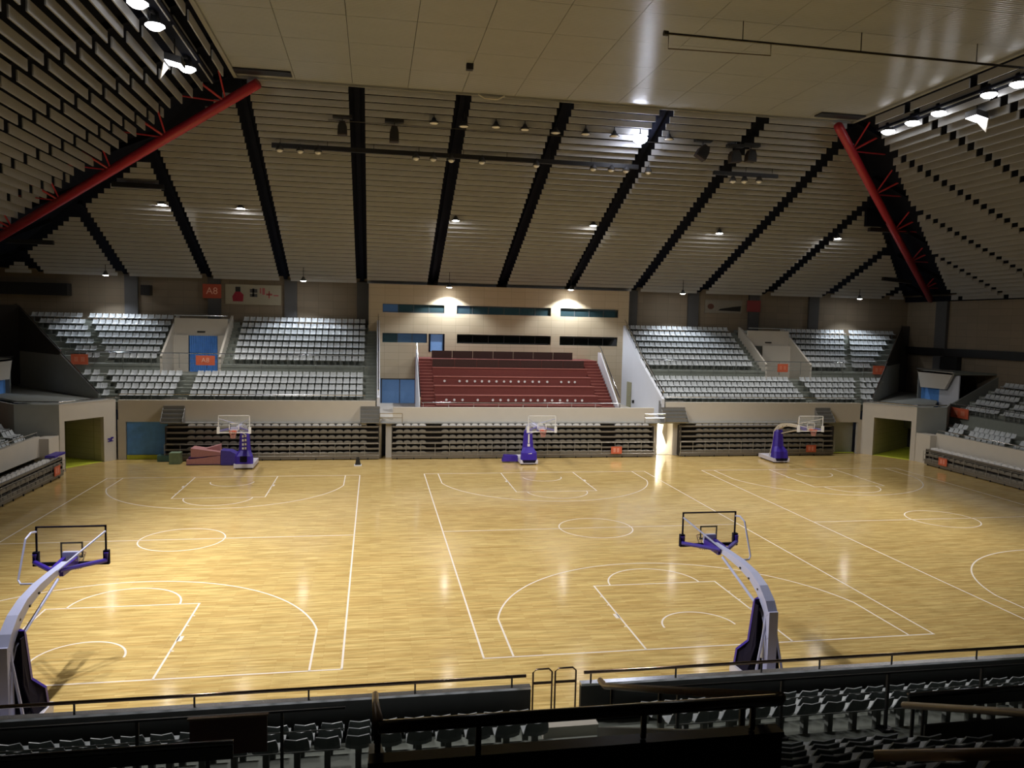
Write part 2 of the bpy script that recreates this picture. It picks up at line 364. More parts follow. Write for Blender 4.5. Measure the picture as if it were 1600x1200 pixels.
# ------------------------------------------------------------------ seat mesh
def seat_mesh():
    m = MB(); prof = [(-.24, .40, 0), (-.22, .425, 0), (-.02, .405, .02), (.14, .425, .03), (.20, .52, .03), (.235, .64, .02), (.255, .75, .0)]
    cols = [-.195, -.115, 0, .115, .195]; top = []
    for k, (py, pz, dish) in enumerate(prof):
        for c, cx in enumerate(cols):
            e = (abs(cx)/.195)**2
            zz = pz+dish*e - (0 if k < 6 else .0); yy = py-(dish*e*1.2 if k >= 3 else 0)
            if k == 6: zz = .76-.05*(1-e)+(-.02 if abs(cx) > .17 else 0)
            wq = [1.06, 1.08, 1.10, 1.10, 1.10, 1.04, .93][k]; top.append((cx*wq, yy, zz))
    n = len(top); w5 = 5; bot = [(x, y+(.018 if i//5 >= 4 else .0), z-(.022 if i//5 < 4 else .006)) for i, (x, y, z) in enumerate(top)]
    fs = []; rear = []
    for k in range(6):
        for c in range(4):
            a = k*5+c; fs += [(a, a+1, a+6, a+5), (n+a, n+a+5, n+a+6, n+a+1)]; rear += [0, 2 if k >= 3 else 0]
    for k in range(6): fs += [(k*5, k*5+5, n+k*5+5, n+k*5), (k*5+4, n+k*5+4, n+k*5+9, k*5+9)]
    for c in range(4): fs += [(c, n+c, n+c+1, c+1), (30+c, 31+c, n+31+c, n+30+c)]
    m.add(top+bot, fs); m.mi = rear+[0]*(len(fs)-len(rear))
    return m
SM = seat_mesh()
SM.cur = 1; sp_ = MB().box(-.05, .05, -.02, .10, 0, .40); SM.add(sp_.v, sp_.f)
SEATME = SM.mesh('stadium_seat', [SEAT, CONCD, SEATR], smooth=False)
SEATS = []   # x,y,z,rot,label,group
ORD = ['front', 'second', 'third', 'fourth', 'fifth', 'sixth', 'seventh', 'eighth', 'ninth', 'tenth']
def nth(n): return '%d%s' % (n, 'th' if 10 < n % 100 < 14 else {1: 'st', 2: 'nd', 3: 'rd'}.get(n % 10, 'th'))
def seat_row(a, b, fixed, z, axis, rot, block, rowname, group, pitch=.497, order=1):
    n = int(round(abs(b-a)/pitch)); n = max(n, 0)
    for i in range(n+1):
        t = a+(b-a)*i/max(n, 1)
        x, y = (t, fixed) if axis == 'x' else (fixed, t)
        if not inview(x, y, z+.5, 25): continue
        SEATS.append([x, y, z, rot, block, rowname, group, t*order])

# ------------------------------------------------------------------ FAR STAND (two wings)
YB = 20.6
def wing(sg):
    xend = lambda y: 29.0+(.86 if sg < 0 else .95)*(y-20.6)
    side = 'left' if sg < 0 else 'right'
    g = empty('grandstand', (sg*20, YB, 0), 'concrete stepped grandstand with white seats, far side, %s of the red stand' % side, 'grandstand')
    def bx(name, xa, xb, y0, y1, z0, z1, m=CONC):
        a, b = sorted((sg*xa, sg*xb)); MB().box(a, b, y0, y1, z0, z1).build(name, m, g)
    X0 = 11.3 if sg > 0 else 10.6
    for i in range(4):
        y0 = 20.72+.84*i; bx('terrace_step', X0, xend(y0), y0, y0+.84, 3.4+.41*i, 3.95+.41*i)
    bx('walkway', X0, xend(24.08), 24.08, 25.25, 5.0, 5.59)
    # upper tier: either side of the vomitory
    V0, V1 = 22.3, 26.3
    for a, b in ((X0, V0-.17), (V1+.17, None)):
        bb = b if b else xend(25.3)
        bx('terrace_wall', a, bb, 25.22, 25.56, 5.2, 6.28)
        for j in range(7):
            y0 = 25.55+.84*j; bb = b if b else xend(y0)
            bx('terrace_step', a, bb, y0, y0+.84 if j < 6 else YW, 5.6+.49*j, 6.28+.49*j)
    # aisle half steps
    def aisle(xa, xb, lower, upper, sh=None):
        mm = None
        for i in (range(4) if lower else []):
            y0 = 20.72+.84*i; z = 3.95+.41*i; q = (sh(y0) if sh else 0)
            a, b = sorted((sg*(xa+q), sg*(xb+q))); MB().box(a, b, y0+.42, y0+.84, z, z+.2).build('aisle_step', CONC, g)
        for j in (range(7) if upper else []):
            y0 = 25.55+.84*j; z = 6.28+.49*j; q = (sh(y0) if sh else 0)
            a, b = sorted((sg*(xa+q), sg*(xb+q))); MB().box(a, b, y0+.42, y0+.84, z, z+.24).build('aisle_step', CONC, g)
    aisle(X0, X0+(.5 if sg > 0 else .75), True, True); aisle(23.75, 24.3, True, False); aisle(21.75, 22.25, False, True)
    aisle(28.4, 28.9, True, False, lambda y: (y-21.1)*.65); aisle(30.2, 30.75, False, True, lambda y: (y-26)*.6)
    # seats
    rot = 0; blk = {'b3': 'far %s wing inner block' % side, 'b2': 'far %s wing middle block' % side, 'b1': 'far %s corner block' % side}
    f = 1 if sg > 0 else 1
    for i in range(4):
        y = 21.16+.82*i; z = 3.95+.41*i; t = i/3
        rn = '%s lower row' % ORD[i]
        for key, a, b in (('b3', 11.8, 23.3), ('b2', 24.8, 27.85+1.55*t), ('b1', 28.9+1.5*t, 29.0+2.0*t if sg < 0 else 29.4+2.6*t)):
            xs = sorted((sg*a, sg*b)); seat_row(xs[0], xs[1], y+.12, z, 'x', rot, blk[key], rn, 'far side seats, %s wing' % side, .5)
    for j in range(7):
        y = 26.0+.84*j; z = 6.28+.49*j; t = j/6
        rn = '%s upper row' % ORD[j]
        for key, a, b in (('b3', 11.75, 21.2), ('b2', 27.15, 30.05+3.0*t), ('b1', 31.15+2.85*t, 31.7+5.6*t if sg < 0 else 32.5+5.8*t)):
            xs = sorted((sg*a, sg*b)); seat_row(xs[0], xs[1], y+.1, z, 'x', rot, blk[key], rn, 'far side seats, %s wing' % side, .5)
    # front fascia with openings below
    bx('fascia_panel', X0+.05, 27.9, YB-.35, YB, 2.75, 4.1, FASC)
    # end wall on the corner side, following the slope
    n = Vector((.93, 1, 0)).normalized(); pth = []
    def top(y): return 4.45+(y-20.7)*.49 if y < 24 else (6.75 if y < 25.5 else 6.95+(y-25.5)*.575)
    for ya, yb, ztag in ((20.6, 25.4, 0), (25.4, YW, 1)):
        pts = [(sg*(xend(ya)+.1), ya, 2.5), (sg*(xend(yb)+.1), yb, 2.5)]
        yy = yb; top_pts = []
        zt0, zt1 = (4.4, 6.95) if not ztag else (7.1, 10.5)
        poly = [pts[0], pts[1], (pts[1][0], yb, zt1), (pts[0][0], ya, zt0)]
        if not ztag: MB().prism(poly, (sg*.16, 0, 0)).build('end_wall', CONCL, g)
        else:
            MB().prism([pts[0], pts[1], (pts[1][0], yb, 6.85), (pts[0][0], ya, 6.85)], (sg*.16, 0, 0)).build('end_wall', CONCL, g)
            MB().prism([(pts[0][0], ya, 6.85), (pts[1][0], yb, 6.85), (pts[1][0], yb, zt1), (pts[0][0], ya, zt0)], (sg*.16, 0, 0)).build('end_wall', DARKW, g, label='upper end wall coloured near black for shade')
        MB().tube([(pts[0][0]+sg*.08, ya, zt0+.1), (pts[1][0]+sg*.08, yb, zt1+.1)], .05, 8).build('end_rail', CHROME, g)
    a_, b_ = sorted((sg*(xend(31.5)+.05), sg*(XW-.05))); MB().box(a_, b_, 31.3, 31.45, 4.2, 10.45).build('end_wall', DARKW, g, label='upper end wall coloured near black for shade')
    # front and walkway railings
    def rail(y, zt, xa, xb, zb, bars=(.35, .7), st=1.9):
        r_ = empty('railing', (sg*(xa+xb)/2, y, zb))
        r_.parent = g; r_.location = Vector((sg*(xa+xb)/2, y, zb))-WL[g.name]
        MB().tube([(sg*xa, y, zt), (sg*xb, y, zt)], .035, 8).build('handrail', CHROME, r_)
        mm = MB(); n = int((xb-xa)/st)
        for k in range(n+1):
            x = sg*(xa+(xb-xa)*k/n); mm.tube([(x, y, zb), (x, y, zt)], .022, 6)
        for q in bars: mm.tube([(sg*xa, y, zb+(zt-zb)*q), (sg*xb, y, zb+(zt-zb)*q)], .012, 5)
        tag(mm.build('rail_posts', CONCD, r_), kind='stuff')
    rail(25.1, 7.12, 11.4, xend(25.1), 6.0, (.33, .66)); rail(20.45, 4.5, 11.4, 27.9, 4.1, ())
    # balustrade wall between walkway and upper tier
    # vomitory
    v = empty('vomitory', (sg*24.3, 25.3, 5.59), 'beige stair exit with blue curtain cut into the %s far seating wing' % side, 'exit')
    def wedge(name, xa, m):
        MB().prism([(sg*xa, 25.25, 5.0), (sg*xa, 30.6, 5.0), (sg*xa, 30.6, 10.0), (sg*xa, 29.9, 9.75), (sg*xa, 25.25, 6.9)], (sg*.16, 0, 0)).build(name, m, v)
    wedge('side_wall', V0-.16, FASC); wedge('side_wall', V1, FASC)
    a, b = sorted((sg*V0, sg*V1)); 
    MB().box(a, b, 29.0, 29.2, 8.35, 9.72).build('lintel', FASC, v)
    MB().box(a, b, 25.3, 29.2, 5.3, 5.5).build('landing', CONC, v)
    MB().box(a, b, 29.2, YW, 9.5, 9.7).build('roof_slab', CONC, v)
    MB().tube([(a, 28.95, 9.95), (b, 28.95, 9.95)], .05, 8).build('top_rail', CHROME, v)
    dx = sorted((sg*23.0, sg*25.2)) if sg < 0 else sorted((22.6, 23.6))
    MB().box(a, dx[0], 28.6, 28.75, 5.5, 8.4).build('jamb', FASC, v); MB().box(dx[1], b, 28.6, 28.75, 5.5, 8.4).build('jamb', FASC, v)
    c_ = MB(); n = 14
    for q in range(n):
        xa_ = dx[0]+(dx[1]-dx[0])*q/n; xb_ = dx[0]+(dx[1]-dx[0])*(q+1)/n
        c_.add([(xa_, 28.9, 5.5), ((xa_+xb_)/2, 28.82, 5.5), (xb_, 28.9, 5.5), (xa_, 28.9, 8.35), ((xa_+xb_)/2, 28.82, 8.35), (xb_, 28.9, 8.35)], [(0,1,4,3), (1,2,5,4)])
    c_.build('curtain', BLUEC if sg < 0 else CONCD, v)
    MB().box(sg*24.3-.3, sg*24.3+.3, 28.94, 28.99, 8.62, 8.72).build('small_sign', BLACK, v)
    return g
GL = wing(-1); GR = wing(1)

# ------------------------------------------------------------------ centre: press building and red stand
# walls
pb = MB()
fy = 30.3
def facade():
    xs0, xs1 = -10.95, 11.2
    wins = [(-10.1, -4.9, 10.62, 11.3), (-3.85, 4.4, 10.58, 11.25), (5.25, 10.55, 10.55, 11.2), (-10.1, -6.35, 8.0, 8.85), (-3.8, 4.45, 8.12, 8.8), (5.25, 10.55, 8.05, 8.75)]
    m = MB()
    def hstrip(z0, z1, holes):
        x = xs0
        for a, b in sorted(holes):
            if a > x: m.box(x, a, fy, fy+.35, z0, z1)
            x = b
        if x < xs1: m.box(x, xs1, fy, fy+.35, z0, z1)
    zt = ZE+.1
    hstrip(11.3, zt, []); hstrip(10.58, 11.3, [(w_[0], w_[1]) for w_ in wins[:3]]); hstrip(8.85, 10.58, [])
    hstrip(8.05, 8.85, [(-10.1, -6.35), (-6.2, -4.85), (-3.8, 4.45), (5.25, 10.55)]); hstrip(7.3, 8.05, [(-6.2, -4.85)]); hstrip(5.0, 7.3, []); hstrip(2.4, 5.0, [(-10.3, -6.9), (8.6, 9.9)])
    m.box(xs0-.3, xs0, fy, YW, 2.4, zt); m.box(xs1, xs1+.3, fy, YW, 2.4, zt)
    return struct(m, 'wall_press_building', BEIGE), wins
FB, WINS = facade()
for i, (x0, x1, z0, z1) in enumerate(WINS):
    wn = empty('window_%d' % (i+1), ((x0+x1)/2, fy+.2, z0), kind='structure')
    n = max(2, round((x1-x0)/1.35))
    fr = MB()
    for k in range(n+1):
        x = x0+(x1-x0)*k/n; fr.box(x-.03, x+.03, fy+.16, fy+.24, z0, z1)
    fr.box(x0, x1, fy+.15, fy+.25, z0-.02, z0+.04); fr.box(x0, x1, fy+.15, fy+.25, z1-.04, z1+.02); fr.build('window_frame', BLACK if i > 3 else GREYC, wn)
    for k in range(n):
        a = x0+(x1-x0)*k/n+.03; b = x0+(x1-x0)*(k+1)/n-.03
        MB().box(a, b, fy+.19, fy+.21, z0+.04, z1-.04).build('pane', GLASSW if i < 4 else DGLASS, wn)
    lit = {0: [(0, .25, BLUEL), (.25, 1, BLUED)], 1: [(0, .15, BLUEL), (.15, 1, BLUED)], 2: [(0, .6, BLUED), (.6, 1, BLUED)], 3: [(0, .35, BLUED), (.35, 1, BLUEL)]}.get(i, [(0, 1, BLACK)])
    for a, b, mm in lit: MB().box(x0+(x1-x0)*a, x0+(x1-x0)*b, fy+1.1, fy+1.2, z0-.3, z1+.3).build('room_beyond', mm, wn)
dr = empty('door_1', (-5.5, fy+.2, 7.3), kind='structure')
MB().box(-6.05, -5.0, fy+.2, fy+.25, 7.35, 8.8).build('door_leaf', BLUEL, dr, label='pale blue lit door')
MB().box(-6.2, -6.05, fy-.02, fy+.3, 7.3, 8.85).box(-5.0, -4.85, fy-.02, fy+.3, 7.3, 8.85).build('door_frame', NAVY, dr)
# blue lit opening at left of red stand and small one at right
o = tag(MB().box(-10.6, -6.7, fy+.9, fy+1.0, 2.4, 5.2).build('lit_corridor', BLUEL), 'pale blue lit corridor opening left of the red stand', 'corridor')
tag(MB().box(8.4, 10.1, fy+.9, fy+1.0, 2.4, 5.2).build('lit_corridor', BLUEC), 'dark blue corridor opening right of the red stand', 'corridor')
dd = empty('glass_door', (-8.6, fy+.1, 2.9), 'glass double door in lit opening left of the red stand', 'door')
MB().box(-10.2, -10.1, fy+.05, fy+.12, 2.9, 5).box(-8.65, -8.58, fy+.05, fy+.12, 2.9, 5).box(-7.1, -7.0, fy+.05, fy+.12, 2.9, 5).box(-10.2, -7, fy+.05, fy+.12, 4.9, 5).build('frame', GREYC, dd)
# centre platform + fascia
cp = empty('center_platform', (0, YB, 0), 'beige central platform carrying the red tiered stand', 'platform')
MB().box(-10.3, 11.0, YB-.0, fy-.02, 2.4, 2.9).build('platform_slab', FASC, cp)
MB().box(-9.4, 10.4, YB-.35, YB-.05, 2.75, 3.65).build('fascia_panel', FASC, cp)
# white side walls enclosing the centre
for sg in (-1, 1):
    x = 11.25 if sg > 0 else -10.55
    wl = struct(MB().prism([(x, 20.3, 2.4), (x, 30.3, 2.4), (x, 30.3, 9.9), (x, 25.5, 7.0), (x, 20.3, 4.35)], (-.22*sg, 0, 0)), 'wall_center_%s' % ('right' if sg > 0 else 'left'), WHITEW)
    hr = empty('sloped_handrail', (x, 25, 4), 'chrome sloped handrail along the %s wall of the central recess' % ('right' if sg > 0 else 'left'), 'handrail')
    MB().tube([(x-.1*sg, 20.3, 4.9), (x-.1*sg, 25.3, 7.4), (x-.1*sg, 30.2, 10.4)], .05, 8).build('rail_tube', CHROME, hr)
    mm = MB()
    for k in range(8):
        y = 20.6+k*1.3; zt = 4.9+(y-20.3)*.5 if y < 25.3 else 7.4+(y-25.3)*.612
        mm.tube([(x-.1*sg, y, zt-.6), (x-.1*sg, y, zt)], .02, 6)
    tag(mm.build('rail_posts', CHROME, hr), kind='stuff')
dw = empty('side_door', (10.99, 28.1, 2.9), 'narrow olive door in the white side wall right of the red stand', 'door')
MB().box(10.97, 11.03, 27.5, 28.6, 2.9, 5.05).build('door_leaf', mat('olive_door', (.33, .32, .20), .5), dw)
MB().box(10.9, 10.97, 27.6, 27.7, 3.9, 4.0).build('handle', CHROME, dw)
tag(MB().box(10.9, 11.02, 26.7, 26.95, 3.35, 3.6).build('wall_box', BLACK), 'small dark box on white side wall beside the olive door', 'box')
# red tiered stand
rs = empty('red_tiered_stand', (0, 21, 2.9), 'red carpeted tiered stand with side stairs in the centre of the far side', 'stand')
XA, XB = -6.2, 6.5
NT = 6; T0 = 21.1; TD = 1.12; TZ = .63
for k in range(NT):
    y0 = T0+TD*k; z1 = 3.72+TZ*k
    MB().box(XA-.0, XB+.0, y0, y0+TD if k < NT-1 else fy-.05, 2.9, z1).build('tier', REDC, rs)
    MB().box(XA, XB, y0-.04, y0+.10, z1-.02, z1+.035).build('tier_edge', REDL, rs)
for k, (dz, x1) in ((4, (.62, 6.3)), (5, (.62, 5.6))):
    y0 = T0+TD*k+.06; z0 = 3.72+TZ*k+.06; n = 7
    for q in range(n):
        a = XA+(x1-XA)*q/n+.02; b = XA+(x1-XA)*(q+1)/n-.02
        MB().box(a, b, y0+.2, y0+.28, z0, z0+dz).build('desk_panel', MAROON, rs)
for xa, xb in ((-7.35, XA), (XB, 7.75)):
    n = 18; mm = MB()
    for k in range(n):
        y0 = T0+TD*(NT-1)*k/(n-2); z1 = 2.95+(3.72+TZ*(NT-1)-2.95)*(k+1)/n
        MB().box(xa, xb, y0, fy-.05 if k == n-1 else y0+TD*(NT-1)/(n-2)+.02, 2.9, z1).build('stair_step', REDC, rs)
        MB().box(xa, xb, y0-.02, y0+.06, z1-.01, z1+.02).build('stair_nosing', REDL, rs)
for sx, xx in ((-1, -7.45), (1, 7.85)):
    MB().prism([(xx, 21.0, 2.9), (xx, 27.2, 2.9), (xx, 27.2, 7.6), (xx, 26.6, 7.6), (xx, 21.0, 3.5)], (.1, 0, 0)).build('side_panel', WHITEW, rs)
    MB().tube([(xx+.05, 21.0, 3.6), (xx+.05, 21.0, 4.3), (xx+.05, 26.8, 8.1), (xx+.05, 27.2, 8.1)], .045, 8).build('stair_handrail', CHROME, rs)
# white discs on the tiers
def s6(a, b): return 560+a/3.2, 420+b/3.2
def hit_y(px, py, Y):
    d = fw+(px-800)/FPX*rt-(py-600)/FPX*up; return CAM+d*((Y-CAM.y)/d.y)
DISC = MB().lathe([(.02, 0), (.085, .0), (.095, .03), (.085, .06), (.02, .06)], 12); DISCME = None
dm = MB(); dm.v = [(x, -z, y) for x, y, z in DISC.v]; dm.f = DISC.f; dm.mi = DISC.mi
DISCME = dm.mesh('round_marker', WHITEP)
for row, k, cols in (('lower', 1, [440, 480, 521, 597, 673, 711, 750, 787, 826, 862, 898, 933, 969, 1009, 1046, 1085, 1119]),
                     ('upper', 3, [431, 506, 543, 583, 618, 654, 691, 729, 762, 802, 832, 872, 904, 945, 1015, 1053, 1083])):
    Y = T0+TD*k-.01 if row == 'lower' else T0+TD*k-.01
    for i, c in enumerate(cols):
        px, py = s6(c, (617 if row == 'lower' else 523)); p = hit_y(px, py, Y)
        q = inst('round_marker', DISCME, (p.x, Y-.0, 3.72+TZ*k-.34))
        tag(q, 'small white disc on red tier, %s from the left in the %s row of discs' % (nth(i+1), row), 'disc', 'white discs on the red stand')
# chrome rail across the front of red stand
fr_ = empty('front_rail', (0, 20.75, 2.9), 'low chrome rail along the front edge of the red tiered stand', 'railing')
MB().tube([(-7.3, 20.8, 3.95), (7.9, 20.8, 3.95)], .04, 8).build('rail_tube', CHROME, fr_)
mm = MB()
for k in range(9): mm.tube([(-7.2+k*1.87, 20.8, 2.9), (-7.2+k*1.87, 20.8, 3.95)], .025, 6)
tag(mm.build('rail_posts', CHROME, fr_), kind='stuff')

# ------------------------------------------------------------------ lower far wall with openings behind the retractable units
lw = MB()
def lwall(x0, x1, z0=0, z1=2.75): lw.box(x0, x1, YB-.35, YB-.1, z0, z1)
lwall(-27.45-.5, -27.45); lwall(-24.7, -11.6); lwall(-9.9, 10.55); lwall(12.05, 25.3); lwall(27.75, 28.1)
lw.box(-27.45, -24.7, YB-.35, YB-.1, 2.6, 2.75); lw.box(25.3, 27.75, YB-.35, YB-.1, 2.55, 2.75)
struct(lw, 'wall_far_lower', FASC)
struct(MB().box(-25.1, 25.3, YB-.75, YB+.1, 2.52, 2.6), 'trim_6', mat('ledge_grey', (.30, .31, .31), .5))
# space behind
tag(MB().box(-27.4, -24.75, YB-.22, YB-.17, .3, 2.6).build('blue_curtain', BLUEC), 'blue fabric curtain closing the doorway left of the seating units', 'curtain')
tag(MB().box(-27.4, -24.75, YB-.3, YB-.22, 0, .3).build('yellow_step', YGRN), 'yellow green sill below the blue curtain', 'sill')
tag(MB().box(25.3, 27.75, YB+.3, YB+.4, 0, 2.6).build('passage_wall', mat('light_grey_green_wall', (.40, .42, .37), .7)), 'grey green passage wall in the opening right of the seating units', 'wall')
tag(MB().box(25.3, 27.75, YB-.1, YB+.3, 0.002, .03).build('yellow_mat', YGRN), 'yellow green floor mat in the opening right of the seating units', 'mat')
tag(MB().box(-11.6, -9.9, YB+.5, YB+.6, 0, 2.7).build('passage_wall', mat('dark_blue_gate', (.04, .055, .10), .6)), 'dark blue closed passage between left and middle seating units', 'gate')
tag(MB().box(-10.6, -10.2, YB-.5, YB-.05, 0, 2.75).build('passage_post', FASC), 'pale post in the passage between left and middle seating units', 'post')
# bright doorway with stair silhouette
bd = empty('bright_doorway', (11.4, YB, 0), 'brilliantly lit doorway between the middle and right seating units', 'doorway')
MB().box(10.7, 12.0, YB+2.6, YB+2.65, 0, 2.6).build('daylight_opening', DOORLT, bd)
st = MB()
for k in range(11):
    st.box(11.35+.06*(10-k), 12.1, YB+.5+.02*k, YB+.9, .0+.2*k, .2+.2*k) if False else None
MB().prism([(11.78, YB+.9, 2.6), (12.1, YB+.9, 2.6), (12.1, YB+.9, 0), (12.02, YB+.9, .55), (11.62, YB+.9, 1.6)], (0, .1, 0)).build('stair_underside', FASC, bd)
MB().box(10.55, 10.75, YB-.3, YB+2.7, 0, 2.6).build('jamb', FASC, bd); MB().box(12.0, 12.15, YB-.3, YB+2.7, 0, 2.6).build('jamb', FASC, bd)
MB().box(10.6, 12.1, YB-.2, YB+2.6, .002, .02).build('threshold', FASC, bd)
MB().box(10.6, 12.1, YB-.3, YB+2.7, 2.6, 2.72).build('soffit', FASC, bd)
dl = bpy.data.lights.new('doorway_light', 'AREA'); dl.shape = 'RECTANGLE'; dl.size = 1.2; dl.size_y = 2.3; dl.energy = 60; dl.color = (1, .93, .75)
lo = bpy.data.objects.new('doorway_light', dl); COL.objects.link(lo); lo.location = (11.3, YB+2.4, 1.3); lo.rotation_euler = (radians(90), 0, 0); lo.parent = bd; lo.location = Vector((11.3, YB+2.4, 1.3))-WL[bd.name]
lo.rotation_euler = (radians(-90), 0, 0)
# small metal stair bridges from ledge to seating
for nm, x0, x1, lab in (('metal_stair', -25.0, -23.6, 'dark metal steps at the left end of the left seating unit'), ('metal_stair', -11.7, -10.35, 'dark metal steps left of the red stand'),
                        ('metal_stair', 11.0, 12.9, 'shiny metal steps above the bright doorway'), ('metal_stair', 23.9, 25.2, 'dark metal steps at the right end of the right seating unit')):
    g = empty(nm, ((x0+x1)/2, YB-.4, 2.6), lab, 'stairs', 'metal steps up to the far seating')
    mt = CHROME if 'shiny' in lab else MGREY
    for k in range(6):
        MB().box(x0, x1, YB-1.2+.2*k, YB-1.0+.2*k+.06, 2.62+.26*k, 2.68+.26*k).build('tread', mt, g)
        MB().box(x0, x1, YB-1.2+.2*k+.19, YB-1.0+.2*k+.03, 2.62+.26*k, 2.9+.26*k).build('riser', MGREY, g)
    for xx in (x0, x1): MB().prism([(xx-.02, YB-1.2, 2.6), (xx-.02, YB+.2, 2.6), (xx-.02, YB+.2, 4.2), (xx-.02, YB-1.2, 2.75)], (.04, 0, 0)).build('stringer', MGREY, g)
    if 'shiny' in lab or 'left of the red' in lab:
        xm = x0-1.6 if 'shiny' in lab else x1
        MB().tube([(xm, YB-1.2, 3.3), (xm+1.6, YB-1.2, 3.3)], .03, 6).tube([(xm, YB-1.2, 2.6), (xm, YB-1.2, 3.3)], .025, 6).tube([(xm+1.6, YB-1.2, 2.6), (xm+1.6, YB-1.2, 3.3)], .025, 6).tube([(xm, YB-1.2, 3.0), (xm+1.6, YB-1.2, 3.0)], .02, 6).build('guard_rail', CHROME, g)

# ------------------------------------------------------------------ retractable seating units
FS = MB()
pr = []
for k in range(9):
    a = k/8; xx = -.25+.5*a; pr.append((xx, .0+.10*(sin(pi*a)**.5 if 0 < a < 1 else 0)))
poly = [(x, 0, z+.02) for x, z in pr]+[(.25, 0, -.07), (-.25, 0, -.07)]
FS.prism(poly, (0, .30, 0)); FSME = FS.mesh('folded_seat', FSEAT); FSTOP = FS.mesh('folded_seat_top', WHITEP)
def retract(cx, cy, rz, length, label, front_rail=True, gaps=(), ntier=6, top=2.47, signx=None, step=.385):
    """unit in local axes: front faces -y, centre cx"""
    g = empty('retractable_bleacher', (cx, cy, 0), label, 'bleacher', 'retracted seating units around the floor', rz=rz)
    h = length/2
    def part(m, nm, mt, **k):
        o = bpy.data.objects.new(nm, m.mesh(nm, mt)); COL.objects.link(o); o.parent = g; return o
    for i in range(ntier):
        z = top-.12-step*(ntier-1-i); y0 = .06*i
        m = MB().box(-h, h, y0, y0+.06, z-.10, z+.02); part(m, 'tier_nosing', RTR)
        part(MB().box(-h+.02, h-.02, y0+.07, y0+.9, z-.05, z), 'tier_deck', RTD)
        part(MB().box(-h+.03, h-.03, y0+.32, y0+.4, z-.36, z-.06), 'tier_riser', RTD)
        if i == 0 and front_rail: pass
        n = int(length/.56)
        for k in range(n):
            x = -h+.3+(length-.6)*(k+.5)/n
            if any(a < (x+h)/length < b for a, b in gaps): continue
            o = bpy.data.objects.new('folded_seat', FSTOP if i == ntier-1 else FSME); COL.objects.link(o); o.parent = g; o.location = (x, y0-.02+(.0 if i < ntier-1 else .15), z+.02+(.0 if i < ntier-1 else .03))
    part(MB().box(-h, h, .05, .12, .06, .30), 'skirt_board', RTR)
    part(MB().box(-h+.05, h-.05, .3, .9, 0.02, .5), 'frame', RTD)
    part(MB().box(-h+.02, -h+.08, .1, 1.0, .05, top-.15), 'side_panel', RTD); part(MB().box(h-.08, h-.02, .1, 1.0, .05, top-.15), 'side_panel', RTD)
    m = MB()
    for k in range(int(length/1.2)): x = -h+.4+k*1.2; m.tube([(x, .02, 0), (x, .02, .12)], .04, 6)
    part(m, 'wheels', BLACK)['kind'] = 'stuff'
    if front_rail:
        n = max(2, round(length/1.03)); m = MB()
        zt = min(1.15, top-.25)
        for k in range(n+1): x = -h+length*k/n; m.tube([(x, -.06, .25), (x, -.06, zt)], .018, 6)
        for q in (.3, .52, zt): m.tube([(-h, -.06, q), (h, -.06, q)], .016 if q < 1 else .02, 6)
        o = part(m, 'front_railing', RAILM)
        if signx is not None:
            o = part(MB().box(signx-.42, signx+.42, -.13, -.10, .3, .85), 'orange_board', ORANGE); o['label'] = 'small orange board on the railing'
            part(MB().box(signx-.24, signx-.06, -.135, -.13, .42, .74), 'faint_letter', FAINT2); part(MB().box(signx+.04, signx+.2, -.135, -.13, .42, .74), 'faint_letter', FAINT2)
    return g
retract(-17.55, 19.4, 0, 14.4, 'grey retracted bleacher with folded seats behind the far left basket', gaps=((0, .09), (.93, 1)), signx=None)
retract(.35, 19.4, 0, 19.7, 'grey retracted bleacher with folded seats in the middle under the red stand', gaps=((.12, .17), (.79, .84)), signx=6.85)
retract(18.8, 19.5, 0, 12.9, 'grey retracted bleacher with folded seats behind the far right basket', gaps=((0, .1), (.92, 1)), signx=4.4)
retract(-29.35, 3.4, radians(90), 22.8, 'low retracted bleacher along the left side of the floor', ntier=3, top=1.25, step=.38, signx=10.0)
retract(30.0, 3.6, radians(-90), 23.4, 'low retracted bleacher along the right side of the floor', ntier=3, top=1.3, step=.38, signx=-9.6)

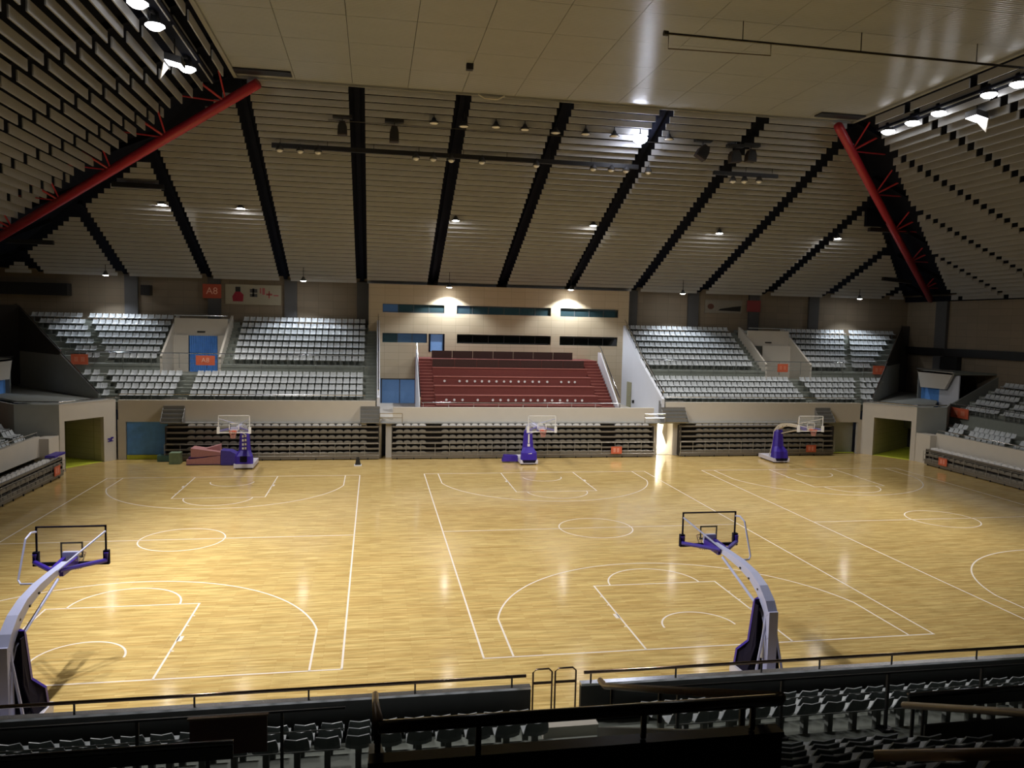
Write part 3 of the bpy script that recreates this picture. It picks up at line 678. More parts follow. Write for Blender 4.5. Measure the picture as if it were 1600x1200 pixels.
# ------------------------------------------------------------------ side stands, corner portals
def side_stand(sg):
    side = 'left' if sg < 0 else 'right'
    XF = 30.9; Y0, Y1 = -12, 16.7
    g = empty('grandstand', (sg*36, 2, 0), 'concrete stepped grandstand with white seats along the %s side' % side, 'grandstand')
    def bx(name, xa, xb, y0, y1, z0, z1, m=CONC):
        a, b = sorted((sg*xa, sg*xb)); MB().box(a, b, y0, y1, z0, z1).build(name, m, g)
    def ye(x): return Y1+(x-30.9)*1.05
    bx('fascia_panel', XF, XF+.3, Y0, 15.3, 1.1, 2.35, FASC)
    for i in range(3):
        x0 = XF+.3+.84*i; bx('terrace_step', x0, x0+.84, Y0, min(ye(x0), 16.6), 1.2, 1.65+.28*i)
    bx('walkway', XF+2.82, XF+4.9, Y0, 16.6+3.6, 1.8, 2.5)
    bx('terrace_wall', XF+4.75, XF+5.0, Y0, 19.9, 2.2, 3.38)
    for j in range(5):
        x0 = XF+4.98+.84*j; bx('terrace_step', x0, x0+.84 if j < 4 else XW, Y0, 19.9, 2.9+.46*j, 3.38+.46*j)
    # railings
    def rail(x, zt, zb, y0, y1, bars=(.33, .66)):
        r_ = empty('railing', (sg*x, y0, zb)); r_.parent = g; r_.location = Vector((sg*x, y0, zb))-WL[g.name]
        MB().tube([(sg*x, y0, zt), (sg*x, y1, zt)], .035, 8).build('handrail', CHROME, r_)
        mm = MB(); n = int((y1-y0)/1.8)
        for k in range(n+1): mm.tube([(sg*x, y0+(y1-y0)*k/n, zb), (sg*x, y0+(y1-y0)*k/n, zt)], .022, 6)
        for q in bars: mm.tube([(sg*x, y0, zb+(zt-zb)*q), (sg*x, y1, zb+(zt-zb)*q)], .012, 5)
        tag(mm.build('rail_posts', CONCD, r_), kind='stuff')
    rail(XF+.15, 2.6, 2.3, Y0, 15.3, ()); rail(XF+4.8, 4.15, 2.6, Y0, 19.8)
    rot = radians(90) if sg < 0 else radians(-90)
    blk = '%s side stand' % side
    for i in range(3):
        x = XF+.3+.84*i+.5; z = 1.65+.28*i
        rn = '%s lower row' % ORD[i]
        ya = 15.2; 
        for a, b in ((2.4, 9.0+.3*i), (10.2+.4*i, 13.4+.5*i)):
            seat_row(a, b, sg*x, z, 'y', rot, blk, rn, 'seats of the %s side stand' % side, .5, -1)
        seat_row(14.4+.55*i, 15.4+.55*i, sg*x, z, 'y', rot, blk, rn, 'seats of the %s side stand' % side, .5, -1)
    for j in range(5):
        x = XF+4.98+.84*j+.5; z = 3.38+.46*j; rn = '%s upper row' % ORD[j]
        for a, b in ((3.5, 9.6), (10.6, 15.0), (15.9, 18.8)):
            seat_row(a, b, sg*x, z, 'y', rot, blk, rn, 'seats of the %s side stand' % side, .5, -1)
    # vomitory near the corner
    v = empty('vomitory', (sg*37, 22.5, 2.5), 'beige stair exit at the corner end of the %s side stand' % side, 'exit')
    x0 = 36.2
    def vb(nm, xa, xb, y0, y1, z0, z1, m):
        a, b = sorted((sg*xa, sg*xb)); MB().box(a, b, y0, y1, z0, z1).build(nm, m, v)
    MB().prism([(sg*x0, 24.6, 6.6), (sg*x0, 20.3, 6.65), (sg*x0, 21.2, 5.2), (sg*x0, 24.1, 5.15)], (sg*.2, 0, 0)).build('lintel', FASC, v)
    vb('roof_slab', x0, XW, 20.3, 24.6, 6.45, 6.6, CONC)
    MB().tube([(sg*(x0-.05), 20.3, 6.8), (sg*(x0-.05), 24.6, 6.75)], .05, 8).build('top_rail', CHROME, v)
    vb('back_wall', x0+.5, x0+.6, 22.4, 24.6, 2.5, 6.4, BLUEC); vb('inner_wall', x0+.5, x0+.6, 20.2, 22.4, 2.5, 6.4, WHITEW)
    MB().prism([(sg*(XF+4.9), 20.1, 2.5), (sg*XW, 20.1, 2.5), (sg*XW, 20.1, 6.3), (sg*(XF+4.9), 20.1, 3.9)], (0, .18, 0)).build('side_wall', CONCD, v)
    vb('landing', XF+2.82, XW, 20.2, 24.6, 1.8, 2.5, CONC)
    vb('far_side_wall', x0+.2, XW, 24.6, 24.75, 2.5, 6.45, CONCD)
    return g
side_stand(-1); side_stand(1)
def portal(sg):
    side = 'left' if sg < 0 else 'right'
    P1 = Vector((sg*28.05, YB-.35, 0)) if sg < 0 else Vector((28.1, YB-.35, 0)); P2 = Vector((sg*30.3, 16.75, 0)); H = 4.15; h = 3.05
    d = (P2-P1); Ln = d.length; d.normalize(); nrm = Vector((d.y, -d.x, 0)) ;
    if nrm.y > 0: nrm = -nrm      # points to the court
    a, b = (.95, Ln-.35)
    g = empty('corner_portal', P1, 'beige portal with a dark tunnel at the far %s corner of the floor' % side, 'portal')
    def seg(nm, t0, t1, z0, z1, m=FASC, off=0, th=.3):
        p = [P1+d*t0-nrm*off, P1+d*t1-nrm*off]; 
        MB().prism([p[0]+Vector((0,0,z0)), p[1]+Vector((0,0,z0)), p[1]+Vector((0,0,z1)), p[0]+Vector((0,0,z1))], -nrm*th).build(nm, m, g)
    seg('pier', 0, a, 0, H); seg('pier', b, Ln, 0, H); seg('lintel', a, b, h, H)
    # tunnel
    for t in (a, b):
        q0 = P1+d*t; q1 = q0-nrm*7
        MB().prism([q0-nrm*.3, q1, q1+Vector((0,0,h+.1)), q0-nrm*.3+Vector((0,0,h+.1))], d*(.15 if t == b else -.15)).build('tunnel_wall', TWALL, g)
    seg('tunnel_end', a-.1, b+.1, 0, h+.1, BLACK, 7, .1)
    q = [P1+d*(a)-nrm*.3, P1+d*(b)-nrm*.3, P1+d*b-nrm*7, P1+d*a-nrm*7]
    MB().prism([p+Vector((0,0,h+.02)) for p in q], (0,0,.1)).build('tunnel_ceiling', GREYC, g)
    MB().prism([p+Vector((0,0,.003)) for p in (P1+d*a-nrm*.1, P1+d*b-nrm*.1, P1+d*b-nrm*7, P1+d*a-nrm*7)], (0,0,.02)).build('tunnel_mat', YGRN, g)
    # roof deck of the portal and side wall toward side stand
    o1 = Vector((sg*38.5, 31.0, 0)); o2 = Vector((sg*36.0, 21.5, 0))
    MB().prism([Vector((p.x, p.y, H-.15)) for p in (P1-nrm*.3, P2-nrm*.3, Vector((sg*31.6, 16.75, 0)), Vector((sg*35.6, 21.2, 0)), Vector((sg*39.8, 26.5, 0)), Vector((sg*39.6, YW, 0)))], (0,0,.12)).build('roof_deck', CONCD, g)
    a0, b0 = sorted((sg*30.3, sg*32.9)); MB().box(a0, b0, 16.75, 16.95, 1.9, H).build('cheek_wall', CONCL, g)
    a0, b0 = sorted((sg*30.3, sg*31.2)); MB().box(a0, b0, 16.75, 16.95, 0, 1.9).build('cheek_wall', FASC, g)
    MB().prism([Vector((sg*32.9, 16.8, 1.9)), Vector((sg*36, 20.1, 1.9)), Vector((sg*36, 20.1, H)), Vector((sg*32.9, 16.8, H))], (0, .18, 0)).build('cheek_wall', CONCL, g)
    MB().tube([P1+Vector((0,0,H+.15)), P2+Vector((0,0,H+.15)), Vector((sg*32.9, 16.8, H+.15))], .05, 8).build('top_rail', CHROME, g)
    # short wall between portal and side fascia
    a0, b0 = sorted((sg*30.35, sg*31.2)); MB().box(a0, b0, 15.2, 16.75, 0, 2.2).build('return_wall', FASC, g)
    if sg < 0:
        c = P1+d*.45+nrm*.02+Vector((0,0,1.45)); m = MB()
        for (u0_, v0_, u1_, v1_) in ((-.22, .05, .0, .16), (-.1, -.12, -.02, .16), (.02, -.14, .1, .1), (.05, .02, .24, .1), (-.2, -.14, .22, -.08)):
            m.prism([c+d*u0_+Vector((0,0,v0_)), c+d*u1_+Vector((0,0,v0_)), c+d*u1_+Vector((0,0,v1_)), c+d*u0_+Vector((0,0,v1_))], nrm*.01)
        m.build('wall_emblem', PADB, g, label='small violet emblem painted on the pier')
    return g
portal(-1); portal(1)
# ------------------------------------------------------------------ signs and banners
def text_mesh(txt, size, m):
    c = bpy.data.curves.new('t', 'FONT'); c.body = txt; c.size = size; c.extrude = .01; c.align_x = 'CENTER'; c.align_y = 'CENTER'; c.resolution_u = 3
    o = bpy.data.objects.new('t', c); COL.objects.link(o); dg = bpy.context.evaluated_depsgraph_get(); dg.update()
    me = bpy.data.meshes.new_from_object(o.evaluated_get(dg)); bpy.data.objects.remove(o); me.materials.clear(); me.materials.append(m); return me
TA8 = text_mesh('A8', .62, SIGNT)
def sign(x, y, z, wd, hg, label, rz=0, txt=True, m=ORANGE, cat='sign', depth=.04):
    g = empty('section_sign', (x, y, z), label, cat, rz=rz)
    o = bpy.data.objects.new('board', MB().box(-wd/2, wd/2, 0, depth, 0, hg).mesh('board', m)); COL.objects.link(o); o.parent = g
    if txt is True:
        o = bpy.data.objects.new('lettering', TA8); COL.objects.link(o); o.parent = g; o.location = (0, -.012, hg/2); o.rotation_euler = (radians(90), 0, 0); o.scale = (hg/.9, hg/.9, 1)
    elif txt:
        for u_, v_ in ((-.3, -.1), (.08, .3)):
            mm = MB().box(wd*u_, wd*v_, -.012, 0, hg*.28, hg*.74)
            o = bpy.data.objects.new('faint_letter', mm.mesh('faint_letter', FAINT)); COL.objects.link(o); o.parent = g
    return g
SG = mat('dull_red_sign', (.42, .07, .035), .6)
sign(-23.95, YW-.36, 11.4, 1.45, 1.15, 'dull red A8 sign high on the far wall, left side', m=SG)
sign(24.0, YW-.36, 11.45, 1.35, 1.05, 'dull dark red square board high on the far wall, right side', m=mat('dark_red_sign', (.22, .035, .04), .6), txt=False)
sign(-23.2, 24.98, 6.25, 1.35, .72, 'orange A8 sign on the walkway rail under the left blue curtain')
sign(-31.9, 24.98, 6.2, 1.15, .75, 'orange sign on the walkway rail at the far left corner', txt='x')
sign(23.6, 24.98, 6.25, .95, .7, 'orange sign on walkway rail below the right stair exit', txt='x')
sign(32.7, 24.98, 6.15, 1.1, .75, 'orange sign on the walkway rail at the far right corner', txt='x')
sign(-35.65, 17.6, 3.25, 2.0, .85, 'orange sign on the railing of the left side stand', rz=radians(90), txt='x')
sign(35.55, 18.6, 3.1, 1.9, .8, 'orange sign on the railing of the right side stand', rz=radians(-90), txt='x')
bn = empty('banner', (-20.75, YW-.12, 10.95), 'pale banner with a red figure and faded characters on the far wall', 'banner')
MB().box(-22.95, -18.5, YW-.11, YW-.0, 10.95, 12.6).build('cloth', mat('pale_banner_cloth', (.36, .33, .25), .8), bn)
m = MB(); m.cur = 0
m.prism([(-22.35, YW-.12, 11.2), (-21.55, YW-.12, 11.2), (-21.5, YW-.12, 11.75), (-21.75, YW-.12, 12.0), (-22.15, YW-.12, 12.0), (-22.4, YW-.12, 11.6)], (0, .015, 0)); m.build('red_figure', mat('banner_red', (.30, .02, .04), .8), bn)
MB().box(-22.15, -21.75, YW-.12, YW-.105, 12.0, 12.4).build('dark_head', BLACK, bn)
m = MB()
for (a, b, c_, d_) in ((-21.0, -20.4, 11.95, 12.25), (-21.0, -20.4, 11.6, 11.85), (-20.8, -20.65, 11.6, 12.3)): m.box(a, b, YW-.12, YW-.105, c_, d_)
m.build('dark_characters', GREYC, bn)
m = MB()
for (a, b, c_, d_) in ((-20.2, -20.1, 11.9, 12.35), (-20.0, -19.8, 11.8, 12.35), (-19.7, -19.2, 11.75, 11.9), (-19.5, -19.4, 11.5, 12.1), (-19.1, -18.7, 11.7, 11.8)): m.box(a, b, YW-.12, YW-.105, c_, d_)
m.build('red_characters', mat('banner_faded_red', (.40, .10, .10), .8), bn)
bn = empty('banner', (21.1, YW-.12, 11.3), 'small pale banner with grey brush mark on the far wall at right', 'banner')
MB().box(19.3, 22.95, YW-.11, YW-.0, 11.25, 12.45).build('cloth', mat('grey_banner_cloth', (.24, .22, .18), .8), bn)
MB().lathe([(.02, -.01), (.3, -.01), (.3, .01), (.02, .01)], 12).build('tmp', BLACK).name = 'zz'
bpy.data.objects.remove(bpy.data.objects['zz'])
m = MB(); m.add([(19.85+.32*cos(2*pi*k/12), YW-.12, 11.85+.26*sin(2*pi*k/12)) for k in range(12)], [tuple(range(12))]); m.build('round_mark', mat('banner_brown', (.12, .05, .035), .8), bn)
MB().prism([(20.6, YW-.12, 11.5), (22.8, YW-.12, 11.45), (22.85, YW-.12, 11.95), (22.0, YW-.12, 11.85), (20.8, YW-.12, 11.65)], (0, .015, 0)).build('brush_mark', BLACK, bn)
# floodlight bracket on wall
tag(MB().box(-29.3, -28.6, YW-.9, YW-.1, 11.5, 12.3).build('wall_loudspeaker', BLACK), 'small dark loudspeaker on the far wall at left', 'speaker')

# ------------------------------------------------------------------ basketball stands
def basket(x, ysgn, label, pad_s, frame_m, arm_m, rim_m, net_m, dark=False, emblem=0, fl_=1):
    """local axes: board in the plane y=0, stand behind it toward +y"""
    g = empty('basketball_stand', (x, 12.8*ysgn, 0), label, 'basketball hoop', rz=0 if ysgn > 0 else pi)
    def P(m, nm, mt, par=None, smooth=False, lab=None):
        o = bpy.data.objects.new(nm, m.mesh(nm, mt, smooth=smooth)); COL.objects.link(o); o.parent = par or g
        if lab: o['label'] = lab
        return o
    s = pad_s; m_s = s+1.05
    # base
    P(MB().box(-.62, .62, s+.0, s+2.35, .10, .36), 'base', BASEW)
    w = MB()
    for a in (-.5, .5):
        for b in (s+.25, s+2.1):
            w.v += []; q = MB().lathe([(.02, -.03), (.09, -.03), (.09, .03), (.02, .03)], 10); w.add([(a+z, b+x_, .09+y_) for x_, y_, z in q.v], q.f)
    P(w, 'castors', BLACK)['kind'] = 'stuff'
    # padding: wide foot, slim top, hollow U in plan
    secs = [(.36, .58, s+.0, s+.22), (.85, .56, s+.08, s+.30), (1.2, .36, s+.34, s+.56), (2.3, .28, s+.42, s+.64), (2.42, .26, s+.46, s+.62)]
    vs = []; fs = []
    for z, hw, ya, yb in secs:
        vs += [(-hw, yb, z), (-hw, ya+.12, z), (-hw+.14, ya, z), (hw-.14, ya, z), (hw, ya+.12, z), (hw, yb, z)]
    n = 6
    for i in range(len(secs)-1):
        for k in range(n): fs.append((i*n+k, i*n+(k+1) % n, (i+1)*n+(k+1) % n, (i+1)*n+k))
    fs += [tuple(range(n)), tuple(range((len(secs)-1)*n, len(secs)*n))]
    pm_ = MB(); pm_.add(vs, fs); pm_.mi = [1 if (f in [(i*n+5, i*n, (i+1)*n, (i+1)*n+5) for i in range(4)]) else 0 for f in fs]
    pd = P(pm_, 'pad', [PADB, PADK])
    for sx in (-1, 1):   # side wings of the pad, dark inside
        wv = MB().prism([(sx*.56, s+.2, .36), (sx*.54, s+.28, .85), (sx*.34, s+.5, 1.2), (sx*.27, s+.6, 2.3), (sx*.27, s+.82, 2.3), (sx*.34, s+.9, 1.2), (sx*.5, s+.75, .36)], (-sx*.03, 0, 0))
        P(wv, 'pad_wing', PADK if dark else PADB, pd)
    P(MB().box(-.22, .22, s+.02, s+.1, .38, .86) if emblem == 1 else MB().prism([(-.5, s-.01, .36), (.5, s-.01, .36), (.42, s-.01, .16), (-.42, s-.01, .16)], (0, .1, 0)), 'pad_skirt', PADK, pd)
    if emblem == 1:
        e = MB()
        for k in range(4):
            z = 1.25+.27*k; yy = s+.345
            e.box(-.14, -.02, yy, yy+.02, z, z+.15).box(.03, .14, yy, yy+.02, z+.02, z+.17)
        P(e, 'pad_lettering', WHITEP, pd)
    elif emblem == 2:
        e = MB().box(-.05, .05, s+.345, s+.365, 1.5, 2.15).box(-.09, .09, s+.345, s+.365, 1.25, 1.45)
        P(e, 'pad_lettering', WHITEP, pd)
        e = MB().prism([(-.22, s+.07, .55), (.12, s+.07, .62), (.2, s+.07, .85), (-.08, s+.07, .8)], (0, .02, 0)).prism([(-.1, s+.065, .5), (.0, s+.065, .5), (.05, s+.065, .72), (-.02, s+.065, .72)], (0, .02, 0))
        P(e, 'pad_emblem', WHITEP, pd)
    # mast and braces
    P(MB().beam([(0, m_s, .3), (0, m_s, 2.25)], .26, .30), 'mast', arm_m)
    P(MB().tube([(-.1, m_s-.05, 2.05), (-.42, m_s+.05, .36)], .035, 6), 'mast_brace', arm_m); P(MB().tube([(.1, m_s-.05, 2.05), (.42, m_s+.05, .36)], .035, 6), 'mast_brace', arm_m)
    P(MB().tube([(.18, s+1.0, .9), (.06, m_s-.2, 2.0)], .05, 8), 'hydraulic_ram', ARMC)
    # arm (curved box beam)
    pts = [(0, m_s+.02, 2.12), (0, m_s-.18, 2.38), (0, m_s-.55, 2.66), (0, m_s-1.05, 2.86), (0, m_s-1.8, 2.98), (0, 1.5, 3.02), (0, .5, 3.02)]
    P(MB().beam(pts, [.27, .27, .25, .22, .20, .18, .17], [.26, .30, .30, .26, .22, .18, .16]), 'arm', arm_m)
    P(MB().beam([(-.12, 1.1, 2.98), (-.16, .12, 3.0)], .10, .22), 'arm_sleeve', PADB); P(MB().beam([(.12, 1.1, 2.98), (.16, .12, 3.0)], .10, .22), 'arm_sleeve', PADB)
    P(MB().box(-.2, .2, .02, .14, 2.95, 3.25), 'arm_plate', arm_m)
    P(MB().tube([(fl_*.11, 1.3, 2.86), (fl_*.11, m_s-.3, 2.1), (fl_*.11, m_s+.1, 1.5)], .04, 8), 'tie_rod', arm_m)
    b = MB()
    for k in range(3): yy = m_s-.6-.55*k; b.box(-.135, .135, yy, yy+.06, 2.62+.13*k, 2.67+.13*k)
    P(b, 'arm_bolts', BLACK)['kind'] = 'stuff'
    # board support braces
    for sx in (-1, 1):
        P(MB().tube([(sx*.10, 1.15, 3.05), (sx*.93, .10, 2.98), (sx*.93, .10, 3.2)], .065, 8), 'support_brace', PADB)
        P(MB().box(sx*.99 if sx < 0 else .84, sx*.84 if sx < 0 else .99, -.05, .08, 2.85, 3.25), 'corner_pad', PADK if dark else WHITEP)
    # backboard
    bb = P(MB().box(-.9, .9, 0, .02, 2.9, 3.95), 'backboard', BGLASS)
    f = MB(); t = .035 if not dark else .04
    f.box(-.92, .92, -.015, .035, 2.88, 2.88+t+.02).box(-.92, .92, -.015, .035, 3.97-t, 3.97).box(-.92, -.92+t, -.015, .035, 2.88, 3.97).box(.92-t, .92, -.015, .035, 2.88, 3.97)
    P(f, 'board_frame', frame_m, bb)
    i_ = MB(); t = .045
    i_.box(-.295, .295, -.012, .0, 3.05, 3.05+t).box(-.295, .295, -.012, .0, 3.5-t, 3.5).box(-.295, -.295+t, -.012, .0, 3.05, 3.5).box(.295-t, .295, -.012, .0, 3.05, 3.5)
    P(i_, 'target_square', frame_m if not dark else mat('charcoal_line', (.10, .09, .06), .5), bb)
    if dark: P(MB().box(-.92, .92, -.03, .05, 2.84, 2.91), 'bottom_pad', PADK, bb)
    # rim + net
    rm = P(MB().tube([(.225*cos(2*pi*k/20), -.15-.225+.225*sin(2*pi*k/20), 3.05) for k in range(20)], .012, 6, close=True), 'rim', rim_m)
    P(MB().box(-.1, .1, -.16, 0, 3.0, 3.06), 'rim_bracket', rim_m, rm)
    nt = MB(); N = 12
    rows = [(.222, 3.04), (.19, 2.92), (.155, 2.80), (.13, 2.70), (.12, 2.62)]
    for k in range(N):
        for dr in (1, -1):
            pth = []
            for q, (rr_, zz) in enumerate(rows):
                a = 2*pi*(k+dr*q*.5)/N; pth.append((rr_*cos(a), -.375+rr_*sin(a), zz))
            nt.tube(pth, .007, 4, cap=False)
    P(nt, 'net', net_m, rm)
    # tube guard behind board (bent tube from top corners down to arm)
    for sx in (-1, 1):
        pass
    P(MB().tube([(fl_*a_, b_, c_) for a_, b_, c_ in [(-.9, .03, 3.82), (-.94, .25, 3.86), (-.98, .5, 3.75), (-1.0, .95, 2.76), (-.9, 1.05, 2.68), (-.15, 1.45, 2.8), (.05, 1.3, 3.05), (.5, .6, 3.45), (.9, .03, 3.8)]] if dark else
          [(-.88, .05, 3.75), (-.1, 1.5, 3.25), (.1, 1.5, 3.25), (.88, .05, 3.75)], .028, 8), 'stay_tube', arm_m)
    return g
basket(-.02, -1, 'basketball stand with black framed clear board, near baseline of middle court', 3.1, PADK, ARMW, RIMK, NETK, True)
basket(-19.12, -1, 'basketball stand with black framed clear board at the lower left of the floor', 3.1, PADK, ARMW, RIMK, NETK, True, 0, -1)
basket(-19.1, 1, 'blue padded basketball stand beside pink mats at the far left', 3.35, WHITEP, ARMW, RIM, NET, emblem=1)
basket(0, 1, 'blue padded basketball stand before the middle bleacher at the far side', 3.85, WHITEP, ARMW, RIM, NET, emblem=2)
basket(19.05, 1, 'basketball stand with cream curved arm at far right', 3.6, WHITEP, ARMC, RIM, NET, emblem=0)
# shot clock like post on far right board
# ------------------------------------------------------------------ items on the far floor
def wedge_mat(x0, x1, y0, y1, z0a, z0b, z1a, z1b, lab):
    g = empty('gym_mat', ((x0+x1)/2, y0, min(z0a, z0b)), lab, 'mat', 'gym mats beside the far left basket')
    MB().prism([(x0, y0, z0a), (x1, y0, z0b), (x1, y0, z1b), (x0, y0, z1a)], (0, y1-y0, 0)).build('cover', PINK, g)
    MB().box(x0-.02, x1+.04, y0-.01, y1+.03, min(z0a, z0b), min(z0a, z0b)+.04).build('trim', PURP, g)
    return g
wedge_mat(-23.0, -20.85, 17.85, 19.1, .03, .03, .36, .62, 'pink speckled gym mat lying lowest in the stack at far left')
wedge_mat(-22.75, -20.7, 17.95, 19.1, .48, .66, 1.12, .82, 'pink speckled gym mat resting tilted on the lowest mat')
wedge_mat(-21.9, -21.0, 18.5, 19.2, .8, .82, 1.0, 1.25, 'small pink mat end sticking up behind the stack')
tag(MB().box(-22.9, -21.7, 18.0, 19.1, .37, .50).build('purple_cloth', PURP), 'folded purple cloth between the two pink gym mats', 'cloth')
tag(MB().prism([(-20.8, 17.7, .02), (-19.75, 17.7, .02), (-19.75, 17.7, .7), (-20.2, 17.7, .95), (-20.8, 17.7, 1.0)], (0, 1.0, 0)).build('blue_gym_mat', BLUEM), 'bundled blue mats between pink mats and the far left basket', 'mat')
tag(MB().prism([(-1.75, 17.6, .1), (-.65, 17.6, .1), (-.65, 17.6, .5), (-1.6, 17.6, .55)], (0, .5, 0)).build('blue_gym_mat', PADB), 'low blue mat left of the far middle basket base', 'mat')
tag(MB().box(-24.2, -23.5, 18.3, 19.0, .0, .75).build('green_box', GREENB), 'small green grey box under the left end of the left bleacher', 'box')
tag(MB().box(-25.2, -24.4, 19.3, 19.9, .0, .42).build('teal_box', mat('teal_box', (.09, .20, .20), .6)), 'small teal box below the blue curtain', 'box')
cn = empty('floor_sign', (-11.8, 17.2, 0), 'small black and white floor sign standing left of the middle bleacher', 'sign')
MB().prism([(-12.0, 17.1, 0), (-11.6, 17.1, 0), (-11.72, 17.1, .55), (-11.9, 17.1, .55)], (0, .3, 0)).build('black_body', BLACK, cn)
MB().box(-12.05, -11.55, 17.0, 17.5, 0.0, .05).build('white_foot', WHITEP, cn)
tag(MB().box(-29.9, -29.35, 13.4, 15.0, 1.33, 1.45).build('blue_cloth', PADB), 'crumpled blue cloth lying on the left side bleacher', 'cloth')

# ------------------------------------------------------------------ red hip trusses
def truss(sg):
    g = empty('roof_truss', (sg*XC, YC, ZC), 'red steel pipe truss running down the %s roof corner' % ('left' if sg < 0 else 'right'), 'truss')
    a = Vector((sg*17.0, 8.2, 22.35)); b = Vector((sg*39.9, 28.2, 12.9)) if sg > 0 else Vector((-35.2, 19.6, 14.35))
    MB().tube([a, b], .27, 12).build('main_pipe', RED, g, smooth=True)
    c = Vector((sg*(XC+.9), YC-.6, ZC-.2)); e = Vector((sg*(XW-.2), YW-3.5, ZE+.25))
    n = 5
    for k in range(n):
        t = (k+.5)/n; p = a.lerp(b, t); off = Vector((sg*1.2, -.8, .75))
        MB().tube([p, a.lerp(b, t-.06)+off], .05, 6).build('web_pipe', RED, g)
        MB().tube([p, a.lerp(b, t+.0)+off*1.1], .07, 6).build('web_pipe', RED, g)
        MB().tube([p, a.lerp(b, min(1, t+.07))+off], .045, 6).build('web_pipe', RED, g)
    return g
truss(-1); truss(1)
# flat dark slots at ceiling corners
for sg in (-1, 1):
    tag(MB().box(sg*XC-(0 if sg < 0 else 2.9), sg*XC+(2.9 if sg < 0 else 0), YC-1.5, YC-.7, ZC-.10, ZC-.02).build('ceiling_slot', BLACK), 'black slot in the flat ceiling beside the %s red pipe' % ('left' if sg < 0 else 'right'), 'slot')
# dark ducts on slopes by the trusses
for nm, p0, p1, lab in (('cable_tray', (-36.4, 24.6, 14.9), (-33.4, 24.9, 14.9), 'short black tray under the roof at the lower left'), ('cable_tray', (-27.4, 18.2, 18.2), (-24.3, 18.3, 18.2), 'short black tray beside the left red pipe'),
                        ('cable_tray', (26.6, 18.6, 17.7), (30.0, 18.6, 17.7), 'short black tray left of the right red pipe'), ('cable_tray', (31.3, 16.6, 17.1), (33.2, 16.8, 17.2), 'short black tray right of the right red pipe'),
                        ('cable_tray', (34.0, 27.0, 14.6), (36.8, 27.0, 14.4), 'black tray under the roof at the lower right')):
    tag(MB().beam([p0, p1], .35, .3).build(nm, BLACK), lab, 'tray', 'cable trays under the roof')
tag(MB().box(25.2, 26.8, 16.9, 17.2, 17.7, 19.1).build('equipment_box', NAVY), 'dark box hanging behind the right red pipe', 'box')

# ------------------------------------------------------------------ light bars, pipes
def lamp_light(par, loc, W, aim, cone, blend, col, rad):
    l = bpy.data.lights.new('lamp_light', 'SPOT'); l.energy = W; l.spot_size = radians(cone); l.spot_blend = blend; l.color = col; l.shadow_soft_size = rad
    o = bpy.data.objects.new('lamp_light', l); COL.objects.link(o); o.parent = par; o.location = Vector(loc)-WL[par.name]
    d = Vector(aim)-Vector(loc); o.rotation_euler = d.to_track_quat('-Z', 'Y').to_euler()
    return o
def bell(par, c, r, glass, housing=BLACK):
    x, y, z = c
    MB().lathe([(.05, .34), (.09, .33), (.12, .22), (r*.8, .08), (r, .0), (r*.9, .0), (.05, .2)], 14, c).build('reflector', housing, par, smooth=True)
    MB().lathe([(.02, -.04), (r*.6, -.03), (r*.88, .01), (.02, .02)], 14, c).build('lamp_glass', glass, par, smooth=True)
ct = empty('lighting_bar', (-6, 13, 20.1), 'long black lighting bar under the far roof slope', 'lighting bar', 'lighting bars under the far roof slope')
MB().box(-16.9, 6.0, 12.95, 13.15, 20.05, 20.32).build('bar', BLACK, ct)
ct2 = empty('lighting_bar', (13.5, 13, 20.1), 'short black lighting bar right of the bright spotlight', 'lighting bar', 'lighting bars under the far roof slope')
MB().box(11.2, 15.8, 12.95, 13.15, 20.0, 20.25).build('bar', BLACK, ct2)
for a, b, par, off in ((-16.4, 5.6, ct, 9), (11.6, 15.4, ct2, 3)):
    mm = MB()
    for k in range(off): x = a+(b-a)*k/(off-1); mm.tube([(x, 13.05, 20.3), (x, 13.05, zf(13.05)+.4)], .02, 5)
    tag(mm.build('hangers', BLACK, par), kind='stuff')
def hx(px, py, Y): return hit_y(px, py, Y)
N1 = [437, 469, 497, 650, 677, 705, 753, 838, 927, 955, 978, 1013]; N2 = [1145, 1163, 1186]
for i, px in enumerate(N1+N2):
    py = 233+(px-437)*(268-233)/(1013-437) if px < 1100 else 282
    p = hx(px, py+1, 13.05)
    par = empty('can_light', (p.x, 13.05, p.z), 'unlit pale lamp under the %s, %s from the left' % ('long lighting bar' if px < 1100 else 'short lighting bar', nth(i+1 if px < 1100 else i-11)), 'lamp', 'unlit lamps under the lighting bars')
    MB().lathe([(.03, .34), (.12, .32), (.21, .12), (.25, .0), (.03, .02)], 12, (p.x, 13.05, p.z-.02)).build('shade', GREYC, par, smooth=True)
    MB().lathe([(.02, -.16), (.14, -.12), (.23, .0), (.02, .0)], 12, (p.x, 13.05, p.z)).build('bulb', LAMPOFF, par, smooth=True)
    MB().tube([(p.x, 13.05, p.z+.25), (p.x, 13.05, p.z+.45)], .02, 5).build('stem', BLACK, par)
